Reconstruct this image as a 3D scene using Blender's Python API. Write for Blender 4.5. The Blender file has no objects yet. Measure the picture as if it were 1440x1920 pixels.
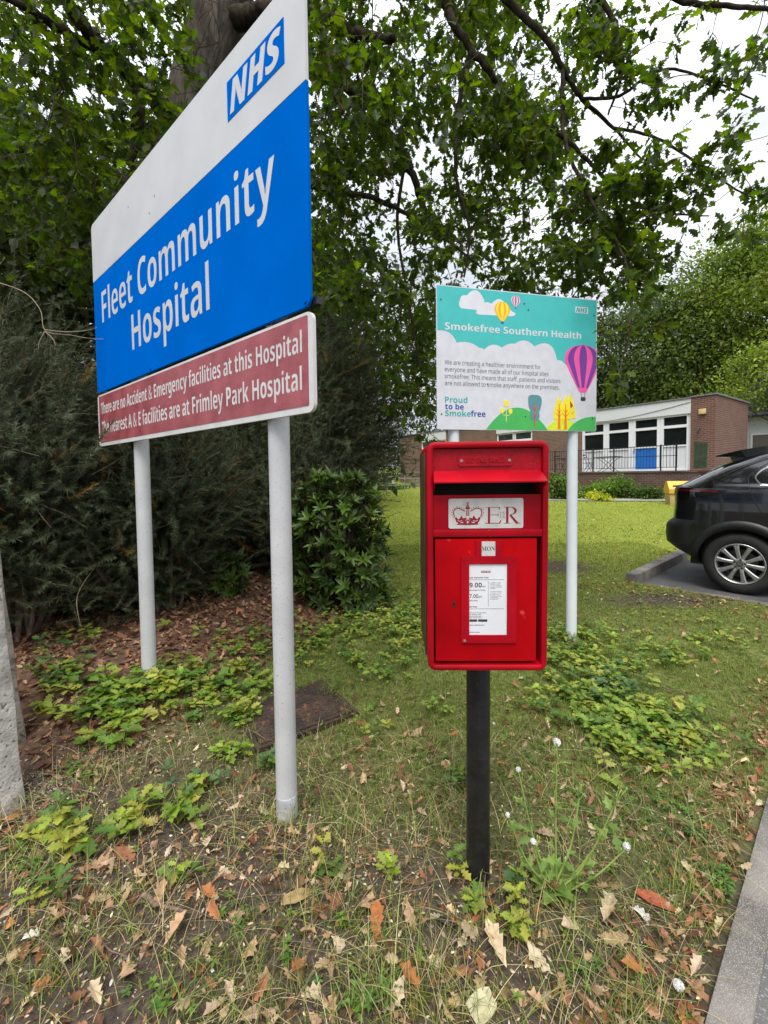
import bpy, bmesh, math, random, os
import numpy as np
from mathutils import Vector, Matrix
rnd = random.Random(7); rng = np.random.default_rng(11)
SC = bpy.context.scene; COL = SC.collection
R_ = math.radians
# ------------------------------------------------------------------ camera
FPX, W0, H0 = 800.0, 1440, 1920
PIT, ROL, EYE = R_(2.25), R_(-0.7), 1.4
CXP, CYP = 720.0, 960.0 - 37.0
cam = bpy.data.cameras.new('camera'); camo = bpy.data.objects.new('camera', cam); COL.objects.link(camo)
cam.sensor_fit = 'VERTICAL'; cam.sensor_height = 24.0; cam.lens = 24.0 * FPX / H0
cam.shift_y = -37.0 / H0; cam.clip_start = 0.02; cam.clip_end = 2000
ROT = Matrix.Rotation(math.pi/2 - PIT, 3, 'X') @ Matrix.Rotation(ROL, 3, 'Z')
camo.matrix_world = Matrix.Translation((0, 0, EYE)) @ ROT.to_4x4()
SC.camera = camo; SC.render.resolution_x = 768; SC.render.resolution_y = 1024
# ------------------------------------------------------------------ light
SUN_EL, SUN_AZ = 62.0, 190.0          # degrees; azimuth from +Y clockwise
w = bpy.data.worlds.new('World'); SC.world = w; w.use_nodes = True
nt = w.node_tree; nt.nodes.clear()
def wn(t, **k):
    n = nt.nodes.new(t)
    for a, b in k.items(): setattr(n, a, b)
    return n
sky = wn('ShaderNodeTexSky', sky_type='NISHITA', sun_disc=False)
sky.sun_elevation = R_(SUN_EL); sky.sun_rotation = R_(SUN_AZ)
tc = wn('ShaderNodeTexCoord'); mp = wn('ShaderNodeMapping'); mp.inputs['Scale'].default_value = (1.4, 1.4, 3.2)
nz = wn('ShaderNodeTexNoise'); nz.inputs['Scale'].default_value = 2.2; nz.inputs['Detail'].default_value = 6; nz.inputs['Roughness'].default_value = .55
cr = wn('ShaderNodeValToRGB'); cr.color_ramp.elements[0].position = .32; cr.color_ramp.elements[1].position = .68
cr.color_ramp.elements[0].color = (.52, .535, .57, 1); cr.color_ramp.elements[1].color = (1, 1, 1, 1)
mul = wn('ShaderNodeMix', data_type='RGBA', blend_type='MULTIPLY'); mul.inputs[0].default_value = 1; mul.inputs[7].default_value = (10.5, 10.7, 11.0, 1)
mix = wn('ShaderNodeMix', data_type='RGBA'); mix.inputs[0].default_value = .9
bg = wn('ShaderNodeBackground'); bg.inputs[1].default_value = .10; wo = wn('ShaderNodeOutputWorld')
L = nt.links.new
L(tc.outputs['Generated'], mp.inputs[0]); L(mp.outputs[0], nz.inputs['Vector']); L(nz.outputs['Fac'], cr.inputs[0])
sx_ = wn('ShaderNodeSeparateXYZ'); gr_ = wn('ShaderNodeMapRange'); gr_.inputs[1].default_value = 0; gr_.inputs[2].default_value = 1; gr_.inputs[3].default_value = .38; gr_.inputs[4].default_value = 1.66; pw_ = wn('ShaderNodeMath', operation='POWER'); pw_.inputs[1].default_value = 1.8; pw_.use_clamp = True   # an overcast sky is brightest overhead
vs_ = wn('ShaderNodeVectorMath', operation='SCALE'); L(tc.outputs['Generated'], sx_.inputs[0]); mx_ = wn('ShaderNodeMath', operation='MAXIMUM'); mx_.inputs[1].default_value = 0; L(sx_.outputs[2], mx_.inputs[0]); L(mx_.outputs[0], pw_.inputs[0]); L(pw_.outputs[0], gr_.inputs[0]); L(cr.outputs[0], vs_.inputs[0]); L(gr_.outputs[0], vs_.inputs['Scale']); L(vs_.outputs[0], mul.inputs[6]); L(sky.outputs[0], mix.inputs[6]); L(mul.outputs[2], mix.inputs[7]); L(mix.outputs[2], bg.inputs[0]); L(bg.outputs[0], wo.inputs[0])
sl = bpy.data.lights.new('sun', 'SUN'); sl.energy = 1.5; sl.angle = R_(30); sl.color = (1, .96, .9)
so = bpy.data.objects.new('sun', sl); COL.objects.link(so); so.location = (0, -5, 12)
sd = Vector((math.sin(R_(SUN_AZ))*math.cos(R_(SUN_EL)), math.cos(R_(SUN_AZ))*math.cos(R_(SUN_EL)), math.sin(R_(SUN_EL))))
so.rotation_euler = sd.to_track_quat('Z', 'Y').to_euler()
SC.view_settings.view_transform = 'Standard'; SC.view_settings.look = 'None'; SC.view_settings.exposure = 1.1; SC.view_settings.gamma = 1
SC.cycles.max_bounces = 8; SC.cycles.transparent_max_bounces = 6
# ------------------------------------------------------------------ helpers
RN = np.array(ROT)
def ray(x, y): return RN @ np.array([(x-CXP)/FPX, -(y-CYP)/FPX, -1.0])
def at(x, y, Y):
    d = ray(x, y); return np.array([0, 0, EYE]) + d*(Y/d[1])
def sst(a, b, x):
    t = np.clip((np.asarray(x, float)-a)/(b-a), 0, 1); return t*t*(3-2*t)
PHI = R_(48); AX = np.array([math.cos(PHI), -math.sin(PHI)]); BX = np.array([math.sin(PHI), math.cos(PHI)])   # along the car, across the car bay
BAYC = np.array([3.09, 5.12]); PAVC = np.array([.80, 1.03])
def gz(X, Y):
    X = np.asarray(X, float); Y = np.asarray(Y, float)
    z = .025*np.maximum(0, Y-1.8)
    z = z + .19*sst(.35, 1.7, -X)*sst(1.75, 3.0, Y)
    z = z + .006*np.sin(X*7.1+1)*np.sin(Y*6.3) + .01*np.sin(X*2.3)*np.sin(Y*2.9+.5)*sst(12, 2, Y)
    z = z - .022*np.exp(-((X+.46)**2+(Y-1.62)**2)/.12)
    return z
def ground_at(x, y):
    d = ray(x, y); Y = 1.5
    for _ in range(60):
        P = np.array([0, 0, EYE]) + d*(Y/d[1]); z = float(gz(P[0], P[1]))
        t = (z-EYE)/d[2]; Y = .5*Y + .5*min(60, max(.5, t*d[1]))
    P = np.array([0, 0, EYE]) + d*(Y/d[1]); P[2] = float(gz(P[0], P[1])); return P
def tag(o, label=None, cat=None, group=None, kind=None):
    if label: o['label'] = label
    if cat: o['category'] = cat
    if group: o['group'] = group
    if kind: o['kind'] = kind
    return o
def empty(name, loc, rz=0, label=None, cat=None, group=None):
    o = bpy.data.objects.new(name, None); COL.objects.link(o); o.location = loc; o.rotation_euler = (0, 0, rz); o.empty_display_size = .1
    return tag(o, label, cat, group)
def link(name, me, mat, parent=None):
    o = bpy.data.objects.new(name, me); COL.objects.link(o)
    for m in (mat if isinstance(mat, (list, tuple)) else [mat]):
        if m: me.materials.append(m)
    if parent: o.parent = parent
    return o
def npm(name, V, quads=None, tris=None, mat=None, parent=None, col=None, smooth=False, uv=None):
    V = np.asarray(V, np.float32).reshape(-1, 3); loops = []; starts = []; n = 0
    for F, k in ((quads, 4), (tris, 3)):
        if F is None or len(F) == 0: continue
        F = np.asarray(F, np.int32).reshape(-1, k); loops.append(F.ravel()); starts.append(n+np.arange(len(F))*k); n += len(F)*k
    me = bpy.data.meshes.new(name); lo = np.concatenate(loops).astype(np.int32); st = np.concatenate(starts).astype(np.int32)
    me.vertices.add(len(V)); me.vertices.foreach_set('co', V.ravel()); me.loops.add(len(lo)); me.loops.foreach_set('vertex_index', lo)
    me.polygons.add(len(st)); me.polygons.foreach_set('loop_start', st)
    if smooth: me.polygons.foreach_set('use_smooth', np.ones(len(st), bool))
    else: me.polygons.foreach_set('use_smooth', np.zeros(len(st), bool))
    me.update(calc_edges=True)
    if col is not None:
        a = me.color_attributes.new('Col', 'FLOAT_COLOR', 'POINT'); c = np.ones((len(V), 4), np.float32); c[:, :3] = np.asarray(col, np.float32).reshape(-1, 3)
        a.data.foreach_set('color', c.ravel())
    return link(name, me, mat, parent)
class Acc:
    def __init__(s): s.V = []; s.Q = []; s.T = []; s.C = []; s.n = 0
    def add(s, V, Q=None, T=None, C=None):
        V = np.asarray(V, float).reshape(-1, 3)
        if Q is not None and len(Q): s.Q.append(np.asarray(Q).reshape(-1, 4)+s.n)
        if T is not None and len(T): s.T.append(np.asarray(T).reshape(-1, 3)+s.n)
        s.V.append(V); s.C.append(np.broadcast_to(np.asarray(C if C is not None else (1, 1, 1), float), V.shape)); s.n += len(V)
    def build(s, name, mat, parent=None, smooth=False):
        return npm(name, np.concatenate(s.V), np.concatenate(s.Q) if s.Q else None, np.concatenate(s.T) if s.T else None, mat, parent, np.concatenate(s.C), smooth)
def tube_arr(P, rad, n=8, cap=True):
    P = np.asarray(P, float); m = len(P); rad = np.broadcast_to(np.asarray(rad, float), (m,))
    T = np.gradient(P, axis=0); T /= np.linalg.norm(T, axis=1)[:, None]+1e-9
    ref = np.array([0, 0, 1.0]) if abs(T[0][2]) < .8 else np.array([1.0, 0, 0])
    ang = np.arange(n)*2*np.pi/n; V = []
    for i in range(m):
        u = np.cross(T[i], ref); u /= np.linalg.norm(u)+1e-9; v = np.cross(T[i], u); ref = np.cross(u, T[i])
        V.append(P[i]+rad[i]*(np.cos(ang)[:, None]*u+np.sin(ang)[:, None]*v))
    V = np.concatenate(V); i = np.arange(m-1)[:, None]*n; a = np.arange(n)[None]; b = (a+1) % n
    Q = np.stack([i+a, i+b, i+n+b, i+n+a], -1).reshape(-1, 4); Tr = []
    if cap:
        V = np.concatenate([V, P[:1], P[-1:]]); k = m*n
        for j in range(n): Tr += [[k, (j+1) % n, j], [k+1, (m-1)*n+j, (m-1)*n+(j+1) % n]]
    return V, Q, (np.array(Tr) if Tr else None)
def curve(pts, k=6):
    P = np.asarray(pts, float); out = []
    for i in range(len(P)-1):
        p0, p1, p2, p3 = P[max(i-1, 0)], P[i], P[i+1], P[min(i+2, len(P)-1)]
        for t in np.arange(k)/k: out.append(.5*((2*p1)+(p2-p0)*t+(2*p0-5*p1+4*p2-p3)*t*t+(-p0+3*p1-3*p2+p3)*t**3))
    out.append(P[-1]); return np.array(out)
def box_bm(bm, x0, x1, y0, y1, z0, z1, bev=0, seg=2):
    r = bmesh.ops.create_cube(bm, size=1); vs = r['verts']
    for v in vs: v.co = Vector(((x0+x1)/2+v.co.x*(x1-x0), (y0+y1)/2+v.co.y*(y1-y0), (z0+z1)/2+v.co.z*(z1-z0)))
    if bev:
        es = list({e for v in vs for e in v.link_edges}); bmesh.ops.bevel(bm, geom=es, offset=bev, segments=seg, affect='EDGES', profile=.6)
def obj(name, bm, mat, parent=None, smooth=False):
    bmesh.ops.recalc_face_normals(bm, faces=bm.faces)
    me = bpy.data.meshes.new(name); bm.to_mesh(me); bm.free()
    if smooth:
        me.polygons.foreach_set('use_smooth', np.ones(len(me.polygons), bool)); me.set_sharp_from_angle(angle=R_(38))
    return link(name, me, mat, parent)
def box(name, x0, x1, y0, y1, z0, z1, mat, parent=None, bev=0):
    bm = bmesh.new(); box_bm(bm, x0, x1, y0, y1, z0, z1, bev); return obj(name, bm, mat, parent, bev > 0)
def boxes(name, L_, mat, parent=None, bev=0):
    bm = bmesh.new()
    for b in L_: box_bm(bm, *b, bev)
    return obj(name, bm, mat, parent, bev > 0)
def rrect(x0, x1, z0, z1, r, n=6):
    out = []
    for cx, cz, a0 in ((x1-r, z1-r, 0), (x0+r, z1-r, 90), (x0+r, z0+r, 180), (x1-r, z0+r, 270)):
        for i in range(n+1):
            a = R_(a0+90*i/n); out.append((cx+r*math.cos(a), cz+r*math.sin(a)))
    return out
def slab(name, pts, y0, y1, mat, parent=None, smooth=False):      # outline in local x,z given a thickness
    bm = bmesh.new(); a = [bm.verts.new((x, y0, z)) for x, z in pts]; b = [bm.verts.new((x, y1, z)) for x, z in pts]
    bm.faces.new(a); bm.faces.new(b[::-1]); n = len(pts)
    for i in range(n): bm.faces.new((a[i], b[i], b[(i+1) % n], a[(i+1) % n]))
    return obj(name, bm, mat, parent, smooth)
def slabs(name, polys, y0, y1, mat, parent=None):
    bm = bmesh.new()
    for pts in polys:
        a = [bm.verts.new((x, y0, z)) for x, z in pts]; b = [bm.verts.new((x, y1, z)) for x, z in pts]; n = len(pts)
        bm.faces.new(a); bm.faces.new(b[::-1])
        for i in range(n): bm.faces.new((a[i], b[i], b[(i+1) % n], a[(i+1) % n]))
    return obj(name, bm, mat, parent)
def disc(cx, cz, rx, rz=None, n=20): rz = rz or rx; return [(cx+rx*math.cos(2*math.pi*i/n), cz+rz*math.sin(2*math.pi*i/n)) for i in range(n)]
def stroke(pts, wd):                                                # a ribbon along a 2-D line; wd one width or one per point
    P = np.asarray(pts, float); wd = np.broadcast_to(np.asarray(wd, float), (len(P),)); T = np.gradient(P, axis=0); T /= np.linalg.norm(T, axis=1)[:, None]+1e-12
    N = np.stack([-T[:, 1], T[:, 0]], 1)*wd[:, None]/2; return [tuple(p) for p in np.concatenate([P+N, (P-N)[::-1]])]
def cyl(name, P0, P1, r, mat, parent=None, n=20, smooth=True):
    V, Q, T = tube_arr([P0, P1], r, n); o = npm(name, V, Q, T, mat, parent, smooth=smooth)
    if smooth: o.data.set_sharp_from_angle(angle=R_(40))
    return o
FD = os.path.join(bpy.utils.resource_path('LOCAL'), 'datafiles', 'fonts', 'NotoSansMath-Regular.woff2')   # a font that comes with Blender
try: FONT = bpy.data.fonts.load(FD)
except Exception: FONT = None
def style(s, st):
    if not FONT or st == 'r': return s
    base = {'b': (0x1D5D4, 0x1D5EE, 0x1D7EC), 'bi': (0x1D63C, 0x1D656, None), 'sb': (0x1D400, 0x1D41A, 0x1D7CE)}[st]; o = ''
    for c in s:
        if 'A' <= c <= 'Z': o += chr(base[0]+ord(c)-65)
        elif 'a' <= c <= 'z': o += chr(base[1]+ord(c)-97)
        elif '0' <= c <= '9' and base[2]: o += chr(base[2]+ord(c)-48)
        else: o += c
    return o
def text_geo(s, st='r', off=0, space=1):
    c = bpy.data.curves.new('t', 'FONT'); c.body = style(s, st); c.size = 1; c.offset = off; c.resolution_u = 4; c.space_character = space
    if FONT: c.font = FONT
    o = bpy.data.objects.new('t', c); COL.objects.link(o); bpy.context.view_layer.update()
    me = bpy.data.meshes.new_from_object(o.evaluated_get(bpy.context.evaluated_depsgraph_get()))
    V = np.array([v.co[:2] for v in me.vertices]); F = [list(p.vertices) for p in me.polygons]
    bpy.data.objects.remove(o); bpy.data.curves.remove(c); bpy.data.meshes.remove(me); return V, F
CAPH = {}
def lettering(name, items, y, mat, parent, thick=.0008):            # items: (text, style, x0, x1, baseline z, cap height[, weight offset])
    bm = bmesh.new()
    for it in items:
        s, st, x0, x1, zb, ch = it[:6]; off = it[6] if len(it) > 6 else 0
        V, F = text_geo(s, st, off)
        if st not in CAPH: CAPH[st] = float(text_geo('H', st)[0][:, 1].max())
        sz = ch/CAPH[st]; xm, xM = V[:, 0].min(), V[:, 0].max(); sx = (x1-x0)/(xM-xm) if x1 else sz*(it[7] if len(it) > 7 else .95)
        vs = [bm.verts.new((x0+(p[0]-xm)*sx, y-thick*.1, zb+p[1]*sz)) for p in V]
        for f in F:
            try: bm.faces.new([vs[i] for i in f])
            except ValueError: pass
    ext = bmesh.ops.extrude_face_region(bm, geom=list(bm.faces)); 
    for v in ext['geom']:
        if isinstance(v, bmesh.types.BMVert): v.co.y -= thick*.9
    return obj(name, bm, mat, parent)
# ------------------------------------------------------------------ materials
def mat(name, col, rough=.5, var=.12, scale=8, metal=0, bump=0, bscale=40, col2=None, speck=None, spscale=120, spthr=.68, coat=0, detail=4, spec=.5, lo=.35, hi=.65, stretch=None):
    m = bpy.data.materials.new(name); m.use_nodes = True; t = m.node_tree; p = t.nodes['Principled BSDF']; N = t.nodes.new; K = t.links.new
    p.inputs['Roughness'].default_value = rough; p.inputs['Metallic'].default_value = metal; p.inputs['Coat Weight'].default_value = coat; p.inputs['Specular IOR Level'].default_value = spec
    tc = N('ShaderNodeTexCoord'); a = N('ShaderNodeTexNoise'); a.inputs['Scale'].default_value = scale; a.inputs['Detail'].default_value = detail; K(tc.outputs['Object'], a.inputs['Vector'])
    r = N('ShaderNodeValToRGB'); r.color_ramp.elements[0].position = lo; r.color_ramp.elements[1].position = hi; K(a.outputs['Fac'], r.inputs[0])
    c1 = [c*(1-var) for c in col]; c2 = list(col2) if col2 else [min(1, c*(1+var)) for c in col]
    r.color_ramp.elements[0].color = (*c1, 1); r.color_ramp.elements[1].color = (*c2, 1); out = r.outputs[0]
    if speck:
        b = N('ShaderNodeTexNoise'); b.inputs['Scale'].default_value = spscale; b.inputs['Detail'].default_value = 2; K(tc.outputs['Object'], b.inputs['Vector'])
        q = N('ShaderNodeValToRGB'); q.color_ramp.elements[0].position = spthr; q.color_ramp.elements[1].position = spthr+.06; K(b.outputs['Fac'], q.inputs[0])
        mx = N('ShaderNodeMix'); mx.data_type = 'RGBA'; K(q.outputs[0], mx.inputs[0]); K(out, mx.inputs[6]); mx.inputs[7].default_value = (*speck, 1); out = mx.outputs[2]
    K(out, p.inputs['Base Color'])
    rv = N('ShaderNodeMapRange'); rv.inputs[3].default_value = max(0, rough-.08); rv.inputs[4].default_value = min(1, rough+.1); K(a.outputs['Fac'], rv.inputs[0]); K(rv.outputs[0], p.inputs['Roughness'])
    if bump:
        b = N('ShaderNodeTexNoise'); b.inputs['Scale'].default_value = bscale; b.inputs['Detail'].default_value = 5; K(tc.outputs['Object'], b.inputs['Vector'])
        if stretch: g_ = N('ShaderNodeMapping'); g_.inputs['Scale'].default_value = stretch; K(tc.outputs['Object'], g_.inputs[0]); K(g_.outputs[0], b.inputs['Vector']); K(g_.outputs[0], a.inputs['Vector'])
        bp = N('ShaderNodeBump'); bp.inputs['Strength'].default_value = bump; bp.inputs['Distance'].default_value = .05 if stretch else .01; K(b.outputs['Fac'], bp.inputs['Height']); K(bp.outputs[0], p.inputs['Normal'])
    return m
def vmat(name, rough=.6, trans=0, tint=(1.6, 1.9, .6), noise=.25, nscale=30, spec=.3, bump=0, bscale=60):                      # colour kept per vertex
    m = bpy.data.materials.new(name); m.use_nodes = True; t = m.node_tree; p = t.nodes['Principled BSDF']; N = t.nodes.new; K = t.links.new
    a = N('ShaderNodeAttribute'); a.attribute_name = 'Col'; tc = N('ShaderNodeTexCoord'); z = N('ShaderNodeTexNoise'); z.inputs['Scale'].default_value = nscale; z.inputs['Detail'].default_value = 4; K(tc.outputs['Object'], z.inputs['Vector'])
    mr = N('ShaderNodeMapRange'); mr.inputs[1].default_value = .3; mr.inputs[2].default_value = .7; mr.inputs[3].default_value = 1-noise; mr.inputs[4].default_value = 1+noise; K(z.outputs['Fac'], mr.inputs[0])
    vm = N('ShaderNodeVectorMath'); vm.operation = 'SCALE'; K(a.outputs['Color'], vm.inputs[0]); K(mr.outputs[0], vm.inputs['Scale'])
    K(vm.outputs[0], p.inputs['Base Color']); p.inputs['Roughness'].default_value = rough; p.inputs['Specular IOR Level'].default_value = spec
    if bump:
        b = N('ShaderNodeTexNoise'); b.inputs['Scale'].default_value = bscale; b.inputs['Detail'].default_value = 6; K(tc.outputs['Object'], b.inputs['Vector'])
        bp = N('ShaderNodeBump'); bp.inputs['Strength'].default_value = bump; bp.inputs['Distance'].default_value = .02; K(b.outputs['Fac'], bp.inputs['Height']); K(bp.outputs[0], p.inputs['Normal'])
    if trans:
        tr = N('ShaderNodeBsdfTranslucent'); v2 = N('ShaderNodeVectorMath'); v2.operation = 'MULTIPLY'; v2.inputs[1].default_value = tint; K(vm.outputs[0], v2.inputs[0]); K(v2.outputs[0], tr.inputs[0])
        mx = N('ShaderNodeMixShader'); mx.inputs[0].default_value = trans; K(p.outputs[0], mx.inputs[1]); K(tr.outputs[0], mx.inputs[2]); K(mx.outputs[0], t.nodes['Material Output'].inputs[0])
    return m
def brick(name, c1, c2, mortar, bw=.225, bh=.075, dirt=(.05, .04, .035), dirtamt=.3):
    m = bpy.data.materials.new(name); m.use_nodes = True; t = m.node_tree; p = t.nodes['Principled BSDF']; N = t.nodes.new; K = t.links.new
    tc = N('ShaderNodeTexCoord'); sx = N('ShaderNodeSeparateXYZ'); K(tc.outputs['Object'], sx.inputs[0]); ad = N('ShaderNodeMath'); K(sx.outputs[0], ad.inputs[0]); K(sx.outputs[1], ad.inputs[1])
    cb = N('ShaderNodeCombineXYZ'); K(ad.outputs[0], cb.inputs[0]); K(sx.outputs[2], cb.inputs[1])
    b = N('ShaderNodeTexBrick'); b.inputs['Scale'].default_value = 1; b.inputs['Brick Width'].default_value = bw; b.inputs['Row Height'].default_value = bh; b.inputs['Mortar Size'].default_value = .011; b.inputs['Mortar Smooth'].default_value = .2
    b.inputs['Color1'].default_value = (*c1, 1); b.inputs['Color2'].default_value = (*c2, 1); b.inputs['Mortar'].default_value = (*mortar, 1); K(cb.outputs[0], b.inputs['Vector'])
    z = N('ShaderNodeTexNoise'); z.inputs['Scale'].default_value = 1.7; z.inputs['Detail'].default_value = 6; K(tc.outputs['Object'], z.inputs['Vector'])
    mr = N('ShaderNodeMapRange'); mr.inputs[1].default_value = .45; mr.inputs[2].default_value = .75; mr.inputs[4].default_value = dirtamt; K(z.outputs['Fac'], mr.inputs[0])
    mx = N('ShaderNodeMix'); mx.data_type = 'RGBA'; K(mr.outputs[0], mx.inputs[0]); K(b.outputs['Color'], mx.inputs[6]); mx.inputs[7].default_value = (*dirt, 1); K(mx.outputs[2], p.inputs['Base Color'])
    p.inputs['Roughness'].default_value = .85; bp = N('ShaderNodeBump'); bp.inputs['Strength'].default_value = .5; bp.inputs['Distance'].default_value = .01; bp.invert = True; K(b.outputs['Fac'], bp.inputs['Height']); K(bp.outputs[0], p.inputs['Normal'])
    return m
def glass(name, col=(.012, .016, .016)): return mat(name, col, .05, .2, 1, spec=.8)
M = {}
M['white_paint'] = mat('white_paint', (.74, .75, .76), .45, .05, 3, bump=.05)
M['sign_white'] = mat('sign_white', (.52, .535, .545), .45, .05, 5, speck=(.42, .43, .42), spscale=260, spthr=.68, spec=.25)
M['sign_white2'] = mat('sign_white_speckled', (.61, .62, .66), .4, .05, 14, speck=(.45, .46, .47), spscale=190, spthr=.69)
M['sign_blue'] = mat('sign_blue', (.0, .118, .52), .4, .06, 3, speck=(.01, .15, .48), spscale=300, spthr=.72, spec=.0)
M['sign_red'] = mat('sign_faded_red', (.29, .052, .066), .42, .16, 9, col2=(.36, .088, .10), speck=(.46, .19, .20), spscale=220, spthr=.66)
M['sign_frame'] = mat('sign_frame_white', (.58, .58, .57), .5, .08, 12, speck=(.4, .4, .38), spscale=170, spthr=.67)
M['post_grey'] = mat('post_grey_paint', (.50, .505, .51), .42, .06, 6, speck=(.20, .20, .15), spscale=150, spthr=.66, bump=.06)
M['post_white'] = mat('post_white_paint', (.64, .68, .70), .4, .05, 4, speck=(.45, .45, .42), spscale=120, spthr=.72)
M['post_foot'] = mat('post_foot_grey', (.42, .43, .44), .6, .2, 25, speck=(.12, .11, .1), spscale=60, spthr=.62)
M['teal'] = mat('sign_teal', (.05, .47, .45), .4, .04, 10, speck=(.04, .42, .42), spscale=200, spthr=.71)
def flat(n, c, r=.45): M[n] = mat(n, c, r, .05, 12)
for n, c in dict(print_green=(.055, .42, .09), print_lime=(.62, .72, .02), print_yellow=(.85, .72, .02), print_orange=(.80, .17, .015), print_amber=(.86, .38, .01), print_pink=(.85, .09, .36), print_purple=(.16, .035, .30), print_plum=(.55, .10, .25),
                 print_tealgrey=(.09, .26, .28), print_redbrown=(.52, .09, .06), print_text=(.09, .08, .11), print_teal_text=(.03, .36, .36), print_blue_text=(.02, .06, .33), print_white=(.66, .67, .70), print_cream=(.7, .62, .3), dark_mark=(.03, .035, .03), print_deepgreen=(.03, .30, .10)).items(): flat(n, c)
M['red'] = mat('postbox_red', (.34, .0005, .008), .32, .28, 3.5, detail=9, bump=.03, bscale=160, col2=(.42, .001, .010), speck=(.40, .05, .05), spscale=90, spthr=.745, spec=.2)
M['red_door'] = mat('postbox_red_door', (.34, .0004, .004), .4, .26, 3, detail=9, bump=.03, bscale=130, col2=(.46, .001, .004), speck=(.50, .06, .03), spscale=22, spthr=.70, spec=.1)
M['red_dark'] = mat('postbox_red_cast', (.31, .0008, .009), .45, .14, 20, bump=.16, bscale=190, speck=(.45, .06, .07), spscale=200, spthr=.70, spec=.25)
M['slot_black'] = mat('slot_black', (.006, .004, .004), .7, .2)
M['reflect_side'] = mat('postbox_side_reflection', (.060, .036, .012), .45, .3, 10)  # dark olive reflection of the bushes on the red flank, put into the colour
M['plate'] = mat('plate_aluminium', (.52, .515, .485), .4, .10, 18, speck=(.46, .44, .40), spscale=60, spthr=.62)
M['emblem_red'] = mat('emblem_dark_red', (.25, .004, .018), .45, .1)
M['card'] = mat('card_white', (.68, .69, .71), .35, .03)
M['ink'] = mat('ink_black', (.035, .035, .04), .5, .1)
M['ink_grey'] = mat('ink_grey', (.22, .22, .23), .5, .1)
M['black_pole'] = mat('pole_black', (.011, .011, .012), .36, .3, 20, bump=.3, bscale=60, speck=(.30, .28, .25), spscale=110, spthr=.765)
M['screw'] = mat('screw_metal', (.35, .3, .26), .4, .2, metal=.6)
M['concrete'] = mat('concrete', (.40, .38, .345), .9, .28, 14, bump=.5, bscale=90, speck=(.16, .15, .12), spscale=55, spthr=.62, col2=(.56, .53, .49))
M['concrete_dark'] = mat('concrete_dark', (.20, .18, .15), .9, .3, 9, bump=.5, bscale=80, speck=(.09, .085, .06), spscale=40, spthr=.6)
M['kerb'] = mat('kerb_stone', (.125, .112, .10), .9, .5, 4, bump=.5, bscale=110, speck=(.34, .32, .29), spscale=420, spthr=.57)
M['asphalt'] = mat('asphalt', (.075, .073, .075), .9, .25, 3, bump=.7, bscale=160, speck=(.20, .19, .18), spscale=190, spthr=.62)
M['pave'] = mat('pavement_asphalt', (.13, .12, .12), .9, .25, 3, bump=.7, bscale=150, speck=(.27, .26, .25), spscale=170, spthr=.60)
M['path'] = mat('path_concrete', (.24, .23, .21), .9, .15, 2, bump=.2)
M['rust'] = mat('rusty_steel', (.030, .019, .014), .8, .4, 9, bump=.6, bscale=70, col2=(.058, .032, .020), speck=(.15, .06, .025), spscale=24, spthr=.62)
M['limb'] = mat('dark_limb', (.030, .024, .016), .95, .4, 14, bump=.8, bscale=30, col2=(.060, .048, .032), spec=.1)
M['bark'] = mat('bark', (.060, .046, .034), .95, .5, 12, bump=1.0, bscale=22, col2=(.14, .108, .082), stretch=(1, 1, .16))
M['twig'] = mat('twig', (.07, .055, .035), .9, .4, 12)
M['dead_wood'] = mat('dead_wood', (.15, .10, .075), .9, .4, 12, bump=.6)
M['brick'] = brick('brick_red', (.175, .058, .036), (.115, .042, .030), (.20, .165, .13))
M['brick_brown'] = brick('brick_brown', (.19, .095, .060), (.13, .066, .043), (.24, .20, .155))
M['brick_dark'] = brick('brick_dark', (.13, .055, .042), (.085, .04, .033), (.16, .14, .12), dirtamt=.75, dirt=(.03, .03, .022))
M['fascia'] = mat('fascia_white', (.72, .73, .74), .55, .10, .8, col2=(.64, .65, .65))
M['frame_white'] = mat('frame_white', (.78, .79, .80), .4, .03)
M['glass'] = glass('window_glass')
M['blue_door'] = mat('blue_panel', (.012, .14, .50), .45, .06)
M['rail'] = mat('rail_black', (.018, .018, .02), .5, .2)
M['green_wood'] = mat('green_timber', (.05, .075, .04), .85, .3, 5)
M['grey_wood'] = mat('weathered_timber', (.20, .17, .11), .9, .35, 6)
M['slate'] = mat('slate_roof', (.16, .16, .17), .8, .3, 9, bump=.4, bscale=20)
M['alarm'] = mat('alarm_cream', (.62, .47, .22), .5, .1)
M['yellow'] = mat('grit_yellow', (.62, .36, .04), .5, .12, 4)
M['yellow_base'] = mat('grit_base', (.42, .30, .12), .6, .15, 4)
M['brown_glass'] = glass('brown_glass', (.07, .045, .02))
M['car'] = mat('car_black_paint', (.008, .009, .011), .10, .1, 3, coat=.7, spec=.5)
M['car_glass'] = glass('car_glass', (.010, .012, .013))
M['gloss_black'] = mat('gloss_black', (.004, .004, .005), .07, .1, coat=.8)
M['plastic'] = mat('black_plastic', (.012, .0125, .014), .45, .15, 30, bump=.1, bscale=250)
M['tyre'] = mat('tyre_rubber', (.014, .0135, .013), .8, .3, 14, bump=.2)
M['alloy'] = mat('alloy', (.46, .46, .47), .28, .06, metal=.85)
M['alloy_dark'] = mat('alloy_dark', (.04, .04, .042), .4, .2, metal=.5)
M['chrome'] = mat('chrome', (.62, .63, .64), .15, .04, metal=1)
M['red_lens'] = mat('red_lens', (.11, .002, .006), .08, .1, coat=1)
M['rail_metal'] = mat('grey_metal', (.28, .29, .3), .5, .15)
M['tin'] = mat('black_plug', (.01, .01, .012), .35, .2)
M['leaf'] = vmat('oak_leaf', .5, .5, (2.7, 2.8, .35), .2, 6, .3)
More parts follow.
